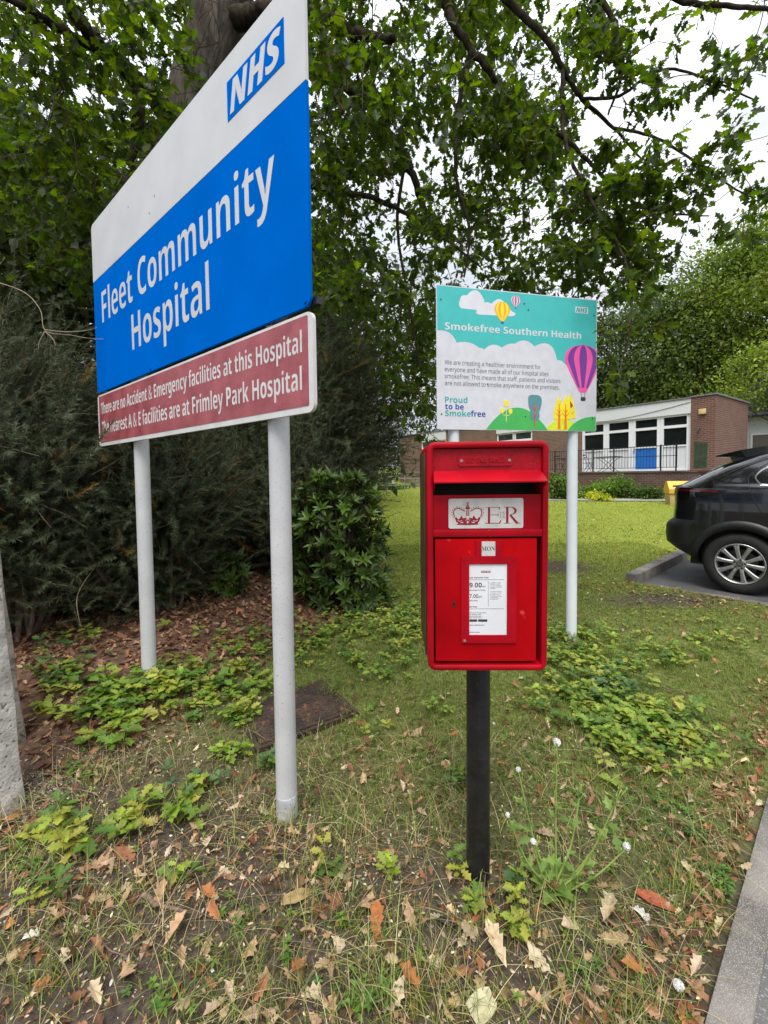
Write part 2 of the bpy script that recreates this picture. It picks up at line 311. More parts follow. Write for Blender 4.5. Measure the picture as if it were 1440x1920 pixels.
M['far_leaf'] = vmat('tree_leaf', .55, .3, (1.5, 1.7, .6), .25, 1.2, .3)
M['spine'] = vmat('gorse_needles', .7, .12, (1.3, 1.4, .8), .25, 3, .2)
M['glossy_leaf'] = vmat('laurel_leaf', .42, .22, (1.8, 2.0, .4), .15, 9, .3)
M['plant'] = vmat('plant_leaf', .5, .35, (1.5, 1.7, .5), .18, 20, .35)
M['grass'] = vmat('grass_blade', .55, .3, (1.4, 1.5, .6), .2, 4, .3)
M['dead_leaf'] = vmat('dead_leaf', .75, .15, (1.3, 1.1, .8), .25, 60, .25)
M['soil'] = vmat('soil', .95, 0, noise=.5, nscale=34, bump=.9, bscale=70, spec=.15)
M['fluff'] = mat('seed_fluff', (.66, .66, .64), .9, .05)
M['stem'] = mat('green_stem', (.24, .34, .075), .55, .2, 20)
# ------------------------------------------------------------------ ground, bay, kerbs
def sd_bay(X, Y):      # >0 inside the car bay
    s = (X-BAYC[0])*AX[0]+(Y-BAYC[1])*AX[1]; t = (X-BAYC[0])*BX[0]+(Y-BAYC[1])*BX[1]; return np.minimum(s, t)
def sd_pave(X, Y):     # >0 on the pavement
    return (X-PAVC[0])*AX[0]+(Y-PAVC[1])*AX[1]
def near_bush(X, Y): return sst(-.25, .35, np.minimum(-.98+.55*(Y-2.7), -.08)-X)*sst(1.7, 2.4, Y)*sst(9, 7, Y)
def lawnness(X, Y):
    n = .35*np.sin(X*2.1+.7*Y)+.25*np.sin(Y*3.3-X)+.2*np.sin(5.2*X+1.3)*np.sin(4.1*Y)
    base = sst(1.25, 2.6, Y+.35*X+.25*n)
    bare = sst(.75, .15, np.hypot((X-2.9)/1.3, (Y-4.4)/.55)) + sst(.9, .2, np.hypot((X-2.35)/1.0, (Y-5.9)/.75))*1.0
    return np.clip(base*(1-near_bush(X, Y))*(1-.92*np.clip(bare, 0, 1)), 0, 1)
def axis(*segs):
    out = [segs[0][0]]
    for a, b, st in segs: out += list(np.arange(a+st, b+st*.5, st))
    return np.array(out)
gx = axis((-160, -20, 14), (-20, -4, 1), (-4, 4.6, .06), (4.6, 20, .7), (20, 160, 14)); gy = axis((-40, -1, 3), (-1, .6, .2), (.6, 7.4, .06), (7.4, 40, .7), (40, 250, 14))
GX, GY = np.meshgrid(gx, gy); GZ = gz(GX, GY); ins = sst(-.07, -.005, sd_bay(GX, GY)); GZ = GZ*(1-ins)+ins*np.minimum(GZ, .0)
pin = sst(-.01, .05, sd_pave(GX, GY)); GZ = GZ*(1-pin)+pin*np.minimum(GZ, -.03)
ln = lawnness(GX, GY); far = sst(3.5, 8, GY)
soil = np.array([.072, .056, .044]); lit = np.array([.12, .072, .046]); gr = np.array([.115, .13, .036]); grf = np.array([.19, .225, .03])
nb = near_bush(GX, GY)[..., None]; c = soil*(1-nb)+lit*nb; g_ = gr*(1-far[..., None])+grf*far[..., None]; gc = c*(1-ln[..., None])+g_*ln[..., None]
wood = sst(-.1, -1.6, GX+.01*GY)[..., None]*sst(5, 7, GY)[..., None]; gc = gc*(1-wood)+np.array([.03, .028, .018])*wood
nx, ny = len(gx), len(gy); i = (np.arange(ny-1)[:, None]*nx+np.arange(nx-1)[None]).reshape(-1)
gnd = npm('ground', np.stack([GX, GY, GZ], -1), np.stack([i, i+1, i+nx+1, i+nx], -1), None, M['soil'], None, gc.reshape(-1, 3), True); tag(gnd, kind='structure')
def quad_prism(name, P, d, L0, L1, n, w0, w1, z0, z1, m, bev=.012, kind='structure'):   # a bar along direction d with side direction n
    bm = bmesh.new(); box_bm(bm, L0, L1, w0, w1, z0, z1, bev)
    for v in bm.verts: x, y = v.co.x, v.co.y; v.co.x = P[0]+d[0]*x+n[0]*y; v.co.y = P[1]+d[1]*x+n[1]*y
    return tag(obj(name, bm, m, None, True), kind=kind)
bay = npm('car_park', [(*(BAYC+AX*a+BX*b), .048) for a, b in ((-.06, -.03), (9, -.03), (9, 30), (-.06, 30))], [[0, 1, 2, 3]], None, M['asphalt']); tag(bay, kind='structure')
quad_prism('edging_kerb', BAYC, AX, 0.0, 9, BX, -.07, .03, -.1, .066, M['kerb'])
for k in range(14): quad_prism('side_kerb', BAYC, BX, -.075+k*.92, -.075+k*.92+.912, AX, -.14, -.005, -.1, .175, M['kerb'], .018)
quad_prism('pavement_kerb', PAVC, BX, -6, 12, AX, .0, .085, -.2, .022, M['kerb'], .012)
pv = npm('pavement', [(*(PAVC+BX*a+AX*b), .014) for a, b in ((-8, .08), (-8, 6), (14, 6), (14, .08))], [[0, 1, 2, 3]], None, M['pave']); tag(pv, kind='structure')
a_, b_ = ground_at(905, 939), ground_at(1255, 941); d_ = (b_-a_)[:2]; d_ /= np.linalg.norm(d_); n_ = np.array([-d_[1], d_[0]])
p_ = a_[:2]; tag(npm('footpath', [(*(p_+d_*s+n_*t), float(gz(*(p_+d_*s+n_*t)))+.03) for t in (0, 1.1) for s in np.arange(0, 16.1, 1)], [[j, j+1, j+18, j+17] for j in range(16)], None, M['path']), kind='structure')
# ------------------------------------------------------------------ hospital sign (left)
sA = (-1.952, 2.944); ang = R_(-40.6176); SL = 2.2496
hs = empty('hospital_sign', (sA[0], sA[1], 0), ang, 'tall blue and white hospital name board with a maroon notice below on two posts', 'sign')
wb = slab('white_header', rrect(0, SL, 2.7275, 3.103, .03)[:14]+[(0, 2.7275), (SL, 2.7275)], 0, .012, M['sign_white'], hs)
bp = slab('blue_panel', [(SL, 2.7265), (0, 2.7265)]+rrect(0, SL, 1.985, 2.7265, .03)[14:], .001, .012, M['sign_blue'], hs)
lettering('lettering', [('Fleet Community', 'b', .154, 2.064, 2.421, .201, -.006), ('Hospital', 'b', .651, 1.564, 2.146, .205, -.006)], .0009, M['sign_white'], bp, .0007)
lg = slab('logo_plate', [(1.757, 2.848), (2.137, 2.848), (2.137, 3.003), (1.757, 3.003)], -.0015, 0, M['sign_blue'], wb)
lettering('logo_lettering', [('NHS', 'bi', 1.778, 2.122, 2.868, .117, .012)], -.0016, M['sign_white'], lg, .001)
for x, z in ((.03, 2.02), (SL-.025, 2.003), (.9, 2.0)): slab('bolt', disc(x, z, .007, n=12), -.004, .001, M['sign_blue'], bp)
for x, z in ((1.02, 2.86), (.66, 2.95), (.95, 2.80)): slab('paint_chip', [(x, z), (x+.008, z+.003), (x+.006, z+.014), (x+.001, z+.01)], -.0006, .0004, M['dark_mark'], wb)
rf = slab('notice_frame', rrect(.0, SL+.012, 1.622, 1.9655, .03), .0, .014, M['sign_frame'], hs)
rp = slab('maroon_panel', rrect(.03, SL-.014, 1.646, 1.955, .006), -.0015, .001, M['sign_red'], hs)
lettering('lettering', [('There are no Accident & Emergency facilities at this Hospital', 'b', .072, 2.204, 1.834, .074, -.004), ('The nearest A & E facilities are at Frimley Park Hospital', 'b', .076, 2.200, 1.704, .080, -.004)], -.0016, M['sign_frame'], rp, .0006)
box('rail', .1, SL+.02, .016, .04, 1.99, 2.015, M['tin'], hs); box('rail', .1, SL-.1, .016, .04, 2.6, 2.635, M['rail_metal'], hs)
for t in (.871, .243):
    u = t*SL; gx_ = sA[0]+u*math.cos(ang); gy_ = sA[1]+u*math.sin(ang); g0 = float(gz(gx_, gy_))
    p = cyl('post', (u, .07, g0-.3), (u, .07, 3.0), .0425, M['post_grey'], hs, 28)
    if t > .5:
        V, Q, T = tube_arr([(u, .07, g0-.05), (u, .07, g0+.02), (u, .07, g0+.095), (u, .07, g0+.10)], [.0435, .0437, .0434, .0426], 28); npm('post_foot', V, Q, T, M['post_foot'], p, smooth=True)
# ------------------------------------------------------------------ smokefree sign
rA = (.389, 3.096); ra = R_(13.4446); RL, RH, RZ = 1.34, 1.0276, 1.729
ss = empty('smokefree_sign', (rA[0], rA[1], RZ), ra, 'turquoise and white smokefree board with printed balloons and trees on white posts', 'sign')
face = slab('board', rrect(0, RL, 0, RH, .012, 3), 0, .006, M['sign_white2'], ss); Y0 = 0
def pr(name, polys, m, lay, par=face): return slabs(name, polys, -.0004*lay-.0003, 0, M[m], par)
def arcp(x0, z0, x1, z1, bulge, n=10):
    out = []
    for i in range(n+1):
        t = i/n; nx_, nz_ = -(z1-z0), x1-x0; l = math.hypot(nx_, nz_); h = bulge*4*t*(1-t); out.append((x0+(x1-x0)*t+nx_/l*h, z0+(z1-z0)*t+nz_/l*h))
    return out
edge = [(.006, .704)]
for q in ((.006, .704, .155, .627, .035), (.155, .627, .335, .600, .022), (.335, .600, .373, .589, .006), (.373, .589, .517, .612, .030), (.517, .612, .625, .648, .012), (.625, .648, .785, .637, .035), (.785, .637, .984, .544, .075), (.984, .544, 1.058, .512, .012)): edge += arcp(*q)[1:]
edge += [(1.2, .50), (RL-.006, .50)]
pr('turquoise_sky', [[(RL-.005, RH-.006), (.005, RH-.006)]+edge], 'teal', 1)
cl_ = []
for q in ((.31, .845, .312, .872, -.0), (.19, .874, .182, .93, .012), (.182, .93, .235, .968, .018), (.235, .968, .368, .955, .052), (.368, .955, .372, .930, .004), (.372, .930, .43, .925, .006), (.43, .925, .56, .905, .050), (.56, .905, .60, .882, .004), (.60, .882, .60, .848, .028)): cl_ += arcp(*q, 8)
pr('cloud', [cl_+[(.335, .840)]], 'print_white', 2)
def balloon(cx, cz, rx, rz, zb, bx, stripes, lay, basket):
    def env(t):      # half width at height t (1 top .. 0 bottom)
        z = cz+rz - (cz+rz-zb)*(1-t); 
        return rx*math.sqrt(max(0, 1-((z-cz)/rz)**2)) if z > cz-.25*rz else rx*math.sqrt(1-.0625)*(.2+.8*((z-zb)/(cz-.25*rz-zb))**.85)
    n = 26; zs = [zb+(cz+rz-zb)*i/n for i in range(n+1)]; ws = [env(i/n) for i in range(n+1)]
    base = [(cx-w, z) for w, z in zip(ws, zs)]+[(cx+w, z) for w, z in zip(ws[::-1], zs[::-1])]
    b = pr('balloon', [base], stripes[0], lay)
    for k, (f0, f1) in enumerate(((-.80, -.52), (-.20, .20), (.52, .80))):
        pr('balloon_stripe', [[(cx+w*f0, z) for w, z in zip(ws, zs)]+[(cx+w*f1, z) for w, z in zip(ws[::-1], zs[::-1])]], stripes[1], lay+1, b)
    pr('balloon_basket', [basket[1]], basket[0], lay, b)
balloon(.519, .888, .0625, .062, .805, 0, ('print_amber', 'print_yellow'), 3, ('print_blue_text', rrect(.508, .530, .786, .802, .004, 3)))
balloon(.629, .966, .037, .037, .918, 0, ('print_white', 'print_plum'), 3, ('print_blue_text', rrect(.624, .634, .906, .914, .002, 2)))
bb = rrect(1.196, 1.240, .237, .268, .012, 4)
def clipx(P): return [(min(x, RL-.004), z) for x, z in P]
n = 30; cx, cz, rx, rz, zb = 1.2145, .56, .164, .113, .302
def envb(z): return rx*math.sqrt(max(0, 1-((z-cz)/rz)**2)) if z > cz-.2*rz else rx*.98*(.16+.84*((z-zb)/(cz-.2*rz-zb))**.9)
zs = [zb+(cz+rz-zb)*i/n for i in range(n+1)]; ws = [envb(z) for z in zs]
big = pr('balloon', [clipx([(cx-w, z) for w, z in zip(ws, zs)]+[(cx+w, z) for w, z in zip(ws[::-1], zs[::-1])])], 'print_pink', 3)
for f0, f1 in ((-.82, -.50), (-.20, .22), (.54, .86)):
    k0 = 3; pr('balloon_stripe', [clipx([(cx+w*f0, z) for w, z in zip(ws[k0:], zs[k0:])]+[(cx+w*f1, z) for w, z in zip(ws[:k0-1:-1], zs[:k0-1:-1])])], 'print_purple', 4, big)
pr('balloon_basket', [bb], 'dark_mark', 3, big); pr('basket_rope', [stroke([(1.198, .30), (1.202, .268)], .003), stroke([(1.232, .30), (1.234, .268)], .003)], 'dark_mark', 3, big)
pr('lime_hill', [[(.86, .004)]+arcp(.88, .004, 1.20, .004, .095)+[(1.2, .004)]], 'print_lime', 1)
pr('green_hill', [arcp(.385, .004, .905, .004, .168, 24)], 'print_green', 2)
pr('dark_green_hill', [[(RL-.005, .004), (RL-.005, .115)]+[(1.30, .117), (1.24, .108), (1.18, .088), (1.13, .058), (1.10, .03), (1.08, .004)]], 'print_green', 3)
def tr_(x, pts, m, lay=4): return pr('printed_crown', [pts], m, lay)
tr_(.79, [tuple(p) for p in curve([(x, 0, z) for x, z in [(.735, .215), (.737, .255), (.76, .27), (.79, .271), (.825, .268), (.847, .25), (.85, .21), (.838, .165), (.828, .14), (.832, .11), (.82, .085), (.79, .08), (.757, .09), (.752, .12), (.755, .145), (.74, .18), (.735, .213)]], 4)[:-1, ::2]], 'print_tealgrey')
pr('printed_trunk', [stroke([(.791, .028), (.791, .21)], [.012, .006]), stroke([(.791, .15), (.82, .19)], .005), stroke([(.791, .155), (.755, .19)], .005), stroke([(.791, .10), (.815, .125)], .005), stroke([(.791, .10), (.768, .125)], .005)], 'print_redbrown', 5)
for x, h, lo in ((1.003, .269, .088), (1.065, .277, .092), (1.10, .295, .10)):
    w_ = .048; tr_(x, [(x-w_, lo), (x-w_*.95, lo+.06), (x-w_*.6, lo+.12), (x, h), (x+w_*.6, lo+.12), (x+w_*.95, lo+.06), (x+w_*1.05, lo)], 'print_yellow', 4+(x-1)*9)
for x in (1.003, 1.06): pr('printed_trunk', [stroke([(x, .016), (x, .21)], [.024, .006]), stroke([(x, .11), (x+.03, .14)], .005), stroke([(x, .11), (x-.03, .14)], .005), stroke([(x, .14), (x+.022, .165)], .004), stroke([(x, .14), (x-.022, .165)], .004)], 'print_orange', 6)
pr('printed_twig', [stroke([(1.10, .235), (1.105, .175), (1.125, .20)], .004), stroke([(1.112, .13), (1.132, .15)], .004)], 'print_redbrown', 6)
for x, z, r in ((.552, .20, .021), (.517, .145, .015), (.586, .142, .015)): tr_(x, rrect(x-r, x+r, z-r*1.2, z+r*1.2, r*.8, 4), 'print_yellow')
pr('printed_trunk', [stroke([(.551, .064), (.551, .215)], .006), stroke([(.52, .115), (.551, .108), (.583, .115)], .004), stroke([(.519, .12), (.519, .148)], .003), stroke([(.584, .12), (.584, .148)], .003)], 'print_cream', 5)
lg2 = pr('logo_plate', [[(1.143, .915), (1.258, .915), (1.258, .963), (1.143, .963)]], 'print_white', 2)
lettering('logo_lettering', [('NHS', 'bi', 1.15, 1.252, .9215, .035, .012)], -.0013, M['print_teal_text'], lg2)
lettering('title_lettering', [('Smokefree Southern Health', 'b', .064, 1.197, .7155, .050)], -.0008, M['sign_white2'], face)
lettering('body_lettering', [('We are creating a healthier environment for', 'r', .062, .842, .467, .0325, -.004), ('everyone and have made all of our hospital sites', 'r', .062, .908, .417, .0325, -.004), ('smokefree. This means that staff, patients and visitors', 'r', .062, 1.013, .368, .0325, -.004), ('are not allowed to smoke anywhere on the premises.', 'r', .062, 1.005, .318, .0325, -.004)], -.0003, M['print_text'], face)
lettering('slogan_lettering', [('Proud', 'b', .062, .237, .194, .042), ('Smoke', 'b', .062, .262, .096, .042)], -.0003, M['print_teal_text'], face)
lettering('slogan_lettering', [('to be', 'b', .062, .208, .146, .040), ('free', 'b', .264, .381, .096, .042)], -.0003, M['print_blue_text'], face)
for x, z in ((.035, .925), (.70, .948), (.735, .905), (1.312, .905), (.71, .105), (1.305, .10), (.035, .11), (.3985, .338)): slab('screw_hole', disc(x, z, .0055, n=10), -.0035, 0, M['dark_mark'], face)
for t in (.867, .111):
    u = t*RL; X, Y = rA[0]+u*math.cos(ra), rA[1]+u*math.sin(ra); g0 = float(gz(X, Y)); cyl('post', (u, .052, g0-.3-RZ), (u, .052, RH-.05), .041, M['post_white'], ss, 28)
for z in (.2, .82): box('rail', .06, RL-.06, .008, .018, z-.02, z+.02, M['rail_metal'], ss)
# ------------------------------------------------------------------ postbox
PBX, PBY = .313, 1.30; g0 = float(gz(.305, 1.425))
pb = empty('post_box', (PBX-.002, PBY, 0), R_(-1.6), 'red cast iron post box with a royal cypher plate on a black pole', 'post box'); pb.rotation_euler[0] = R_(1.2)
S = .000405; Xo, Zo = 547.0, 1829.0; ZB = .797
def bx(X): return (X-Xo)*S
def bz(Y): return ZB+(Zo-Y)*S
def loft(loops, closed=True):
    bm = bmesh.new(); rows = [[bm.verts.new(p) for p in l] for l in loops]; n = len(rows[0])
    for a, b in zip(rows, rows[1:]):
        for i in range(n): bm.faces.new((a[i], a[(i+1) % n], b[(i+1) % n], b[i]))
    return bm, rows
def rl(x0, x1, z0, z1, r, y, n=6): return [(x, y, z) for x, z in rrect(x0, x1, z0, z1, r, n)]
X0, X1, Z0, Z1 = bx(98), bx(995), bz(1829), bz(97); f = .019; D = .30
bm, rows = loft([rl(X0+.004, X1-.004, Z0+.004, Z1-.004, .026, D), rl(X0, X1, Z0, Z1, .028, D-.004), rl(X0, X1, Z0, Z1, .028, .03), rl(X0, X1, Z0, Z1, .026, .007), rl(X0+.0025, X1-.0025, Z0+.0025, Z1-.0025, .024, .002), rl(X0+.007, X1-.007, Z0+.007, Z1-.007, .02, 0), rl(X0+f-.005, X1-f+.005, Z0+f-.005, Z1-f+.005, .011, 0), rl(X0+f-.001, X1-f+.001, Z0+f-.001, Z1-f+.001, .008, .003), rl(X0+f, X1-f, Z0+f, Z1-f, .007, .008), rl(X0+f+.001, X1-f-.001, Z0+f+.001, Z1-f-.001, .006, .11)])
bm.faces.new(rows[0]); bm.faces.new(rows[-1]); shell = obj('body', bm, M['red'], pb, True)
ix0, ix1 = X0+f, X1-f
box('side_reflection', X0-.004, X0-.0005, .05, D-.01, Z0+.03, Z1-.03, M['reflect_side'], pb, .001)  # thin added sheet carrying the painted reflection on the left flank
up = slab('upper_panel', [(ix0, bz(395)), (ix1, bz(395)), (ix1, bz(150)), (ix0, bz(150))], .016, .022, M['red_dark'], pb)
slab('lower_panel', [(ix0, bz(765)), (ix1, bz(765)), (ix1, bz(492)), (ix0, bz(492))], .013, .020, M['red'], pb)
box('slot_back', ix0, ix1, .085, .09, bz(500), bz(380), M['slot_black'], pb); box('slot_floor', ix0, ix1, .02, .085, bz(500)-.003, bz(495), M['red'], pb)  # black back sheet paints in the darkness inside the slot
bm = bmesh.new(); box_bm(bm, ix0-.001, ix1+.001, .003, .03, bz(806), bz(750), .004); obj('crossbar', bm, M['red'], pb, True)
hz0, hz1 = bz(312), bz(388); hy0, hy1 = .015, -.036; hx0, hx1 = ix0+.002, ix1-.002; th = .004      # letter flap hood
hv = [(hx0, hy0, hz0), (hx1, hy0, hz0), (hx1+.004, hy1, hz1), (hx0-.003, hy1, hz1), (hx0, hy0, hz0-th), (hx1, hy0, hz0-th), (hx1+.004, hy1, hz1-th), (hx0-.003, hy1, hz1-th)]
hood = npm('hood', hv, [[0, 1, 2, 3], [7, 6, 5, 4], [3, 2, 6, 7], [0, 3, 7, 4], [1, 5, 6, 2], [0, 4, 5, 1]], None, M['red'], pb)
for x, xo in ((hx0, hx0-.003), (hx1, hx1+.004)):
    sg = .003 if x == hx0 else -.003; zc = bz(470)
    hc = [(x, hy0, hz0-th), (xo, hy1, hz1-th), (x, hy0, zc)]; npm('hood_cheek', hc+[(a+sg, b, c) for a, b, c in hc], [[0, 1, 4, 3], [1, 2, 5, 4], [2, 0, 3, 5]], [[0, 2, 1], [3, 4, 5]], M['red'], hood)
rmp = slab('name_plate', rrect(bx(330), bx(737), bz(278), bz(203), .010), .0125, .017, M['red_dark'], pb)
lettering('lettering', [('ROYAL MAIL', 'sb', bx(388), bx(680), bz(252), .0125)], .0125, M['red_dark'], rmp, .0018)
for X in (357, 710): slab('screw', disc(bx(X), bz(238), .0045, n=14), .0105, .013, M['screw'], rmp)
cy = slab('cypher_plate', rrect(bx(260), bx(813), bz(743), bz(519), .006), .009, .0135, M['plate'], pb)
def c5(X, Y): return (bx((820+X/7.2-780)*4), bz((900+Y/7.2-800)*4))
def P5(*a): return [c5(x, y) for x, y in a]
k5 = S*4/7.2; lay = .0088
cr_ = []
for sgn in (-1, 1):
    mx = lambda x: 435+sgn*x
    arch = [(mx(172), 458), (mx(186), 420), (mx(186), 385), (mx(168), 356), (mx(135), 345), (mx(95), 352), (mx(60), 372), (mx(38), 384)]
    cr_.append(stroke(curve(P5(*arch), 5), 13*k5))
    for (x, y) in ((192, 462), (203, 434), (210, 402), (203, 370), (180, 342), (145, 326), (112, 328), (80, 338), (48, 352)): cr_.append([c5(mx(x)+7.5*math.cos(q*.6283), y+7.5*math.sin(q*.6283)) for q in range(10)])
    cr_.append(P5((mx(0), 500), (mx(28), 470), (mx(60), 480), (mx(84), 440), (mx(108), 482), (mx(128), 492), (mx(150), 462), (mx(176), 470), (mx(160), 505), (mx(140), 566), (mx(0), 572)))
cr_.append(P5((413, 368), (423, 368), (423, 448), (413, 448))); cr_.append(P5((427, 368), (432, 368), (432, 448), (427, 448))); cr_.append(P5((438, 368), (443, 368), (443, 448), (438, 448))); cr_.append(P5((447, 368), (457, 368), (457, 448), (447, 448)))
cr_.append([c5(435+30*math.cos(q*.3142), 340+22*math.sin(q*.3142)) for q in range(20)]); cr_.append(P5((415, 320), (455, 320), (447, 300), (423, 300))); cr_.append(P5((422, 298), (448, 298), (452, 262), (418, 262)))
crown = slabs('crown_emblem', cr_, lay, .0095, M['emblem_red'], cy)
wl = [stroke(P5((405, 512), (465, 452)), 6*k5), stroke(P5((405, 452), (465, 512)), 6*k5), stroke(P5((410, 322), (460, 322)), 4*k5), stroke(P5((424, 292), (446, 268)), 4*k5), stroke(P5((424, 268), (446, 292)), 4*k5), P5((435, 512), (452, 532), (435, 552), (418, 532)), stroke(P5((340, 537), (375, 533)), 13*k5), stroke(P5((488, 533), (530, 537)), 13*k5), stroke(P5((300, 505), (330, 520), (362, 508)), 7*k5), stroke(P5((508, 508), (540, 520), (572, 505)), 7*k5)]
for x in (290, 585): wl.append([c5(x+14*math.cos(q*.6283), 544+14*math.sin(q*.6283)) for q in range(10)])
slabs('crown_jewels', wl, lay-.0003, .0091, M['plate'], crown)
E_ = [P5((704, 334), (735, 334), (735, 552), (704, 552)), P5((668, 332), (866, 332), (866, 340), (668, 337)), P5((850, 332), (866, 332), (862, 385), (856, 368)), P5((735, 433), (845, 433), (845, 441), (735, 441)), P5((836, 415), (845, 412), (845, 462), (836, 458)), P5((668, 546), (870, 546), (868, 555), (668, 555)), P5((850, 546), (872, 548), (886, 494), (878, 500))]
R5 = [P5((946, 334), (978, 334), (978, 552), (946, 552)), P5((915, 330), (1010, 330), (1010, 337), (915, 337)), P5((915, 548), (1005, 548), (1005, 555), (915, 555)), stroke(P5(*[(990+82*math.sin(t), 385-52*math.cos(t)) for t in np.linspace(.0, 3.1, 16)]), np.array([5, 7, 11, 17, 23, 28, 31, 32, 31, 28, 24, 18, 12, 8, 6, 5])*k5), stroke(P5((1000, 436), (1035, 480), (1075, 530), (1100, 552)), np.array([26, 30, 32, 28])*k5), P5((1070, 546), (1140, 548), (1138, 555), (1075, 555))]
slabs('cypher_lettering', E_+R5, lay, .0095, M['emblem_red'], cy)
slabs('numeral_lettering', [P5((868, 400), (878, 400), (878, 478), (868, 478)), P5((856, 398), (890, 398), (890, 402), (856, 402)), P5((854, 476), (892, 476), (892, 480), (854, 480)), P5((912, 400), (922, 400), (922, 478), (912, 478)), P5((898, 398), (936, 398), (936, 402), (898, 402)), P5((896, 476), (938, 476), (938, 480), (896, 480))], lay, .0095, M['ink_grey'], cy)
door = slab('door', rrect(bx(158), bx(912), bz(1755), bz(820), .003, 3), .007, .022, M['red_door'], pb)
slab('door_recess', [(ix0, bz(1785)), (ix1, bz(1785)), (ix1, bz(795)), (ix0, bz(795))], .045, .05, M['slot_black'], pb)  # black sheet behind the door paints the shadow in the gap round it
nf = boxes('notice_frame', [(bx(350), bx(762), .002, .0075, bz(1612), bz(1552)), (bx(350), bx(410), .002, .0075, bz(1552), bz(1010)), (bx(693), bx(762), .002, .0075, bz(1552), bz(1010)), (bx(350), bx(762), .002, .0075, bz(1010), bz(948))], M['red'], door)
boxes('date_holder', [(bx(460), bx(502), .002, .0075, bz(948)+.0003, bz(835)), (bx(605), bx(648), .002, .0075, bz(948)+.0003, bz(835)), (bx(502)+.0002, bx(605)-.0002, .0045, .0075, bz(948)+.0003, bz(838))], M['red'], door)
dc = slab('day_card', [(bx(503), bz(949)), (bx(604), bz(949)), (bx(604), bz(839)), (bx(503), bz(839))], .0035, .0043, M['plate'], door)
lettering('lettering', [('MON', 'sb', bx(504), bx(601), bz(910), .0135, -.004)], .0035, M['ink'], dc, .0003)
for X, Y in ((372, 970), (738, 970), (375, 1592), (738, 1592)): slab('screw', disc(bx(X), bz(Y), .0042, n=12), .0008, .0025, M['screw'] if X == 375 else M['red'], nf)
nc = slab('collection_notice', [(bx(411), bz(1551)), (bx(692), bz(1551)), (bx(692), bz(1011)), (bx(411), bz(1011))], .0055, .0068, M['card'], door)
slab('glazing_edge', [(bx(692), bz(1552)), (bx(693)+.0001, bz(1552)), (bx(693)+.0001, bz(1010)), (bx(692), bz(1010))], .0024, .0074, M['slot_black'], nf)
lettering('lettering', [('9.00', 'b', bx(413), bx(505), bz(1187), .0145), ('7.00', 'r', bx(413), bx(478), bz(1266), .0105, .01), ('am', 'r', bx(508), bx(536), bz(1187), .0065), ('am', 'r', bx(479), bx(506), bz(1266), .0065)], .0055, M['ink'], nc, .0003)
lettering('lettering', [('Last Collection Time', 'b', bx(413), bx(555), bz(1118), .0042), ('Monday to Friday', 'r', bx(413), bx(533), bz(1213), .0042), ('Saturday', 'r', bx(413), bx(474), bz(1292), .0042), ('Services', 'b', bx(413), bx(470), bz(1340), .0042), ('Find us on the app store,', 'r', bx(413), bx(538), bz(1384), .003), ('for locating other', 'r', bx(413), bx(500), bz(1397), .003), ('services near you -', 'r', bx(413), bx(508), bz(1410), .003), ('scan the QR code', 'r', bx(413), bx(502), bz(1423), .003), ('www.royalmail.com', 'b', bx(413), bx(524), bz(1480), .0034), ('Postbox number', 'b', bx(413), bx(490), bz(1534), .003)], .0055, M['ink'], nc, .0003)
slabs('rule', [[(bx(413), bz(1130)), (bx(670), bz(1130)), (bx(670), bz(1127)), (bx(413), bz(1127))], [(bx(552), bz(1330)), (bx(555), bz(1330)), (bx(555), bz(1138)), (bx(552), bz(1138))], [(bx(413), bz(1352)), (bx(670), bz(1352)), (bx(670), bz(1349)), (bx(413), bz(1349))]], .0052, .0056, M['ink_grey'], nc)
lettering('lettering', [(t, 'r', bx(566), bx(x), bz(y), .003) for t, x, y in (('If a Mailbox is used', 644, 1155), ('collection is made', 642, 1166), ('from any Monday to', 652, 1178), ('Saturday Post Office', 655, 1189), ('(weekday)', 604, 1200), ('The latest collection', 654, 1222), ('in the area is made', 648, 1234), ('at 6.30pm from', 636, 1246), ('Fleet Delivery Office,', 655, 1258), ('11 Waterfront', 628, 1269), ('Business Park', 626, 1280))], .0055, M['ink_grey'], nc, .0003)
rb = slabs('logo_plate', [[(bx(500), bz(1076)), (bx(570), bz(1076)), (bx(570), bz(1061)), (bx(500), bz(1061))]], .0052, .0056, M['emblem_red'], nc); lettering('lettering', [('Royal Mail', 'b', bx(504), bx(566), bz(1072), .0035)], .0052, M['card'], rb, .0002)
slabs('store_badge', [rrect(bx(413), bx(471), bz(1450), bz(1432), .002, 2), rrect(bx(477), bx(547), bz(1450), bz(1432), .002, 2)], .0052, .0056, M['ink'], nc)
slabs('keyhole', [disc(bx(296), bz(1311), .005, n=14), [(bx(289), bz(1343)), (bx(303), bz(1343)), (bx(301), bz(1312)), (bx(291), bz(1312))]], .0062, .0075, M['slot_black'], door)
cyl('pole', (bx(545)-.002, .135, g0-.25), (bx(545)-.002, .135, ZB+.004), .0395, M['black_pole'], pb, 28)
V, Q, T = tube_arr([(bx(545), .135, ZB-.012), (bx(545), .135, ZB)], .05, 28); npm('pole_flange', V, Q, T, M['black_pole'], pb, smooth=False)
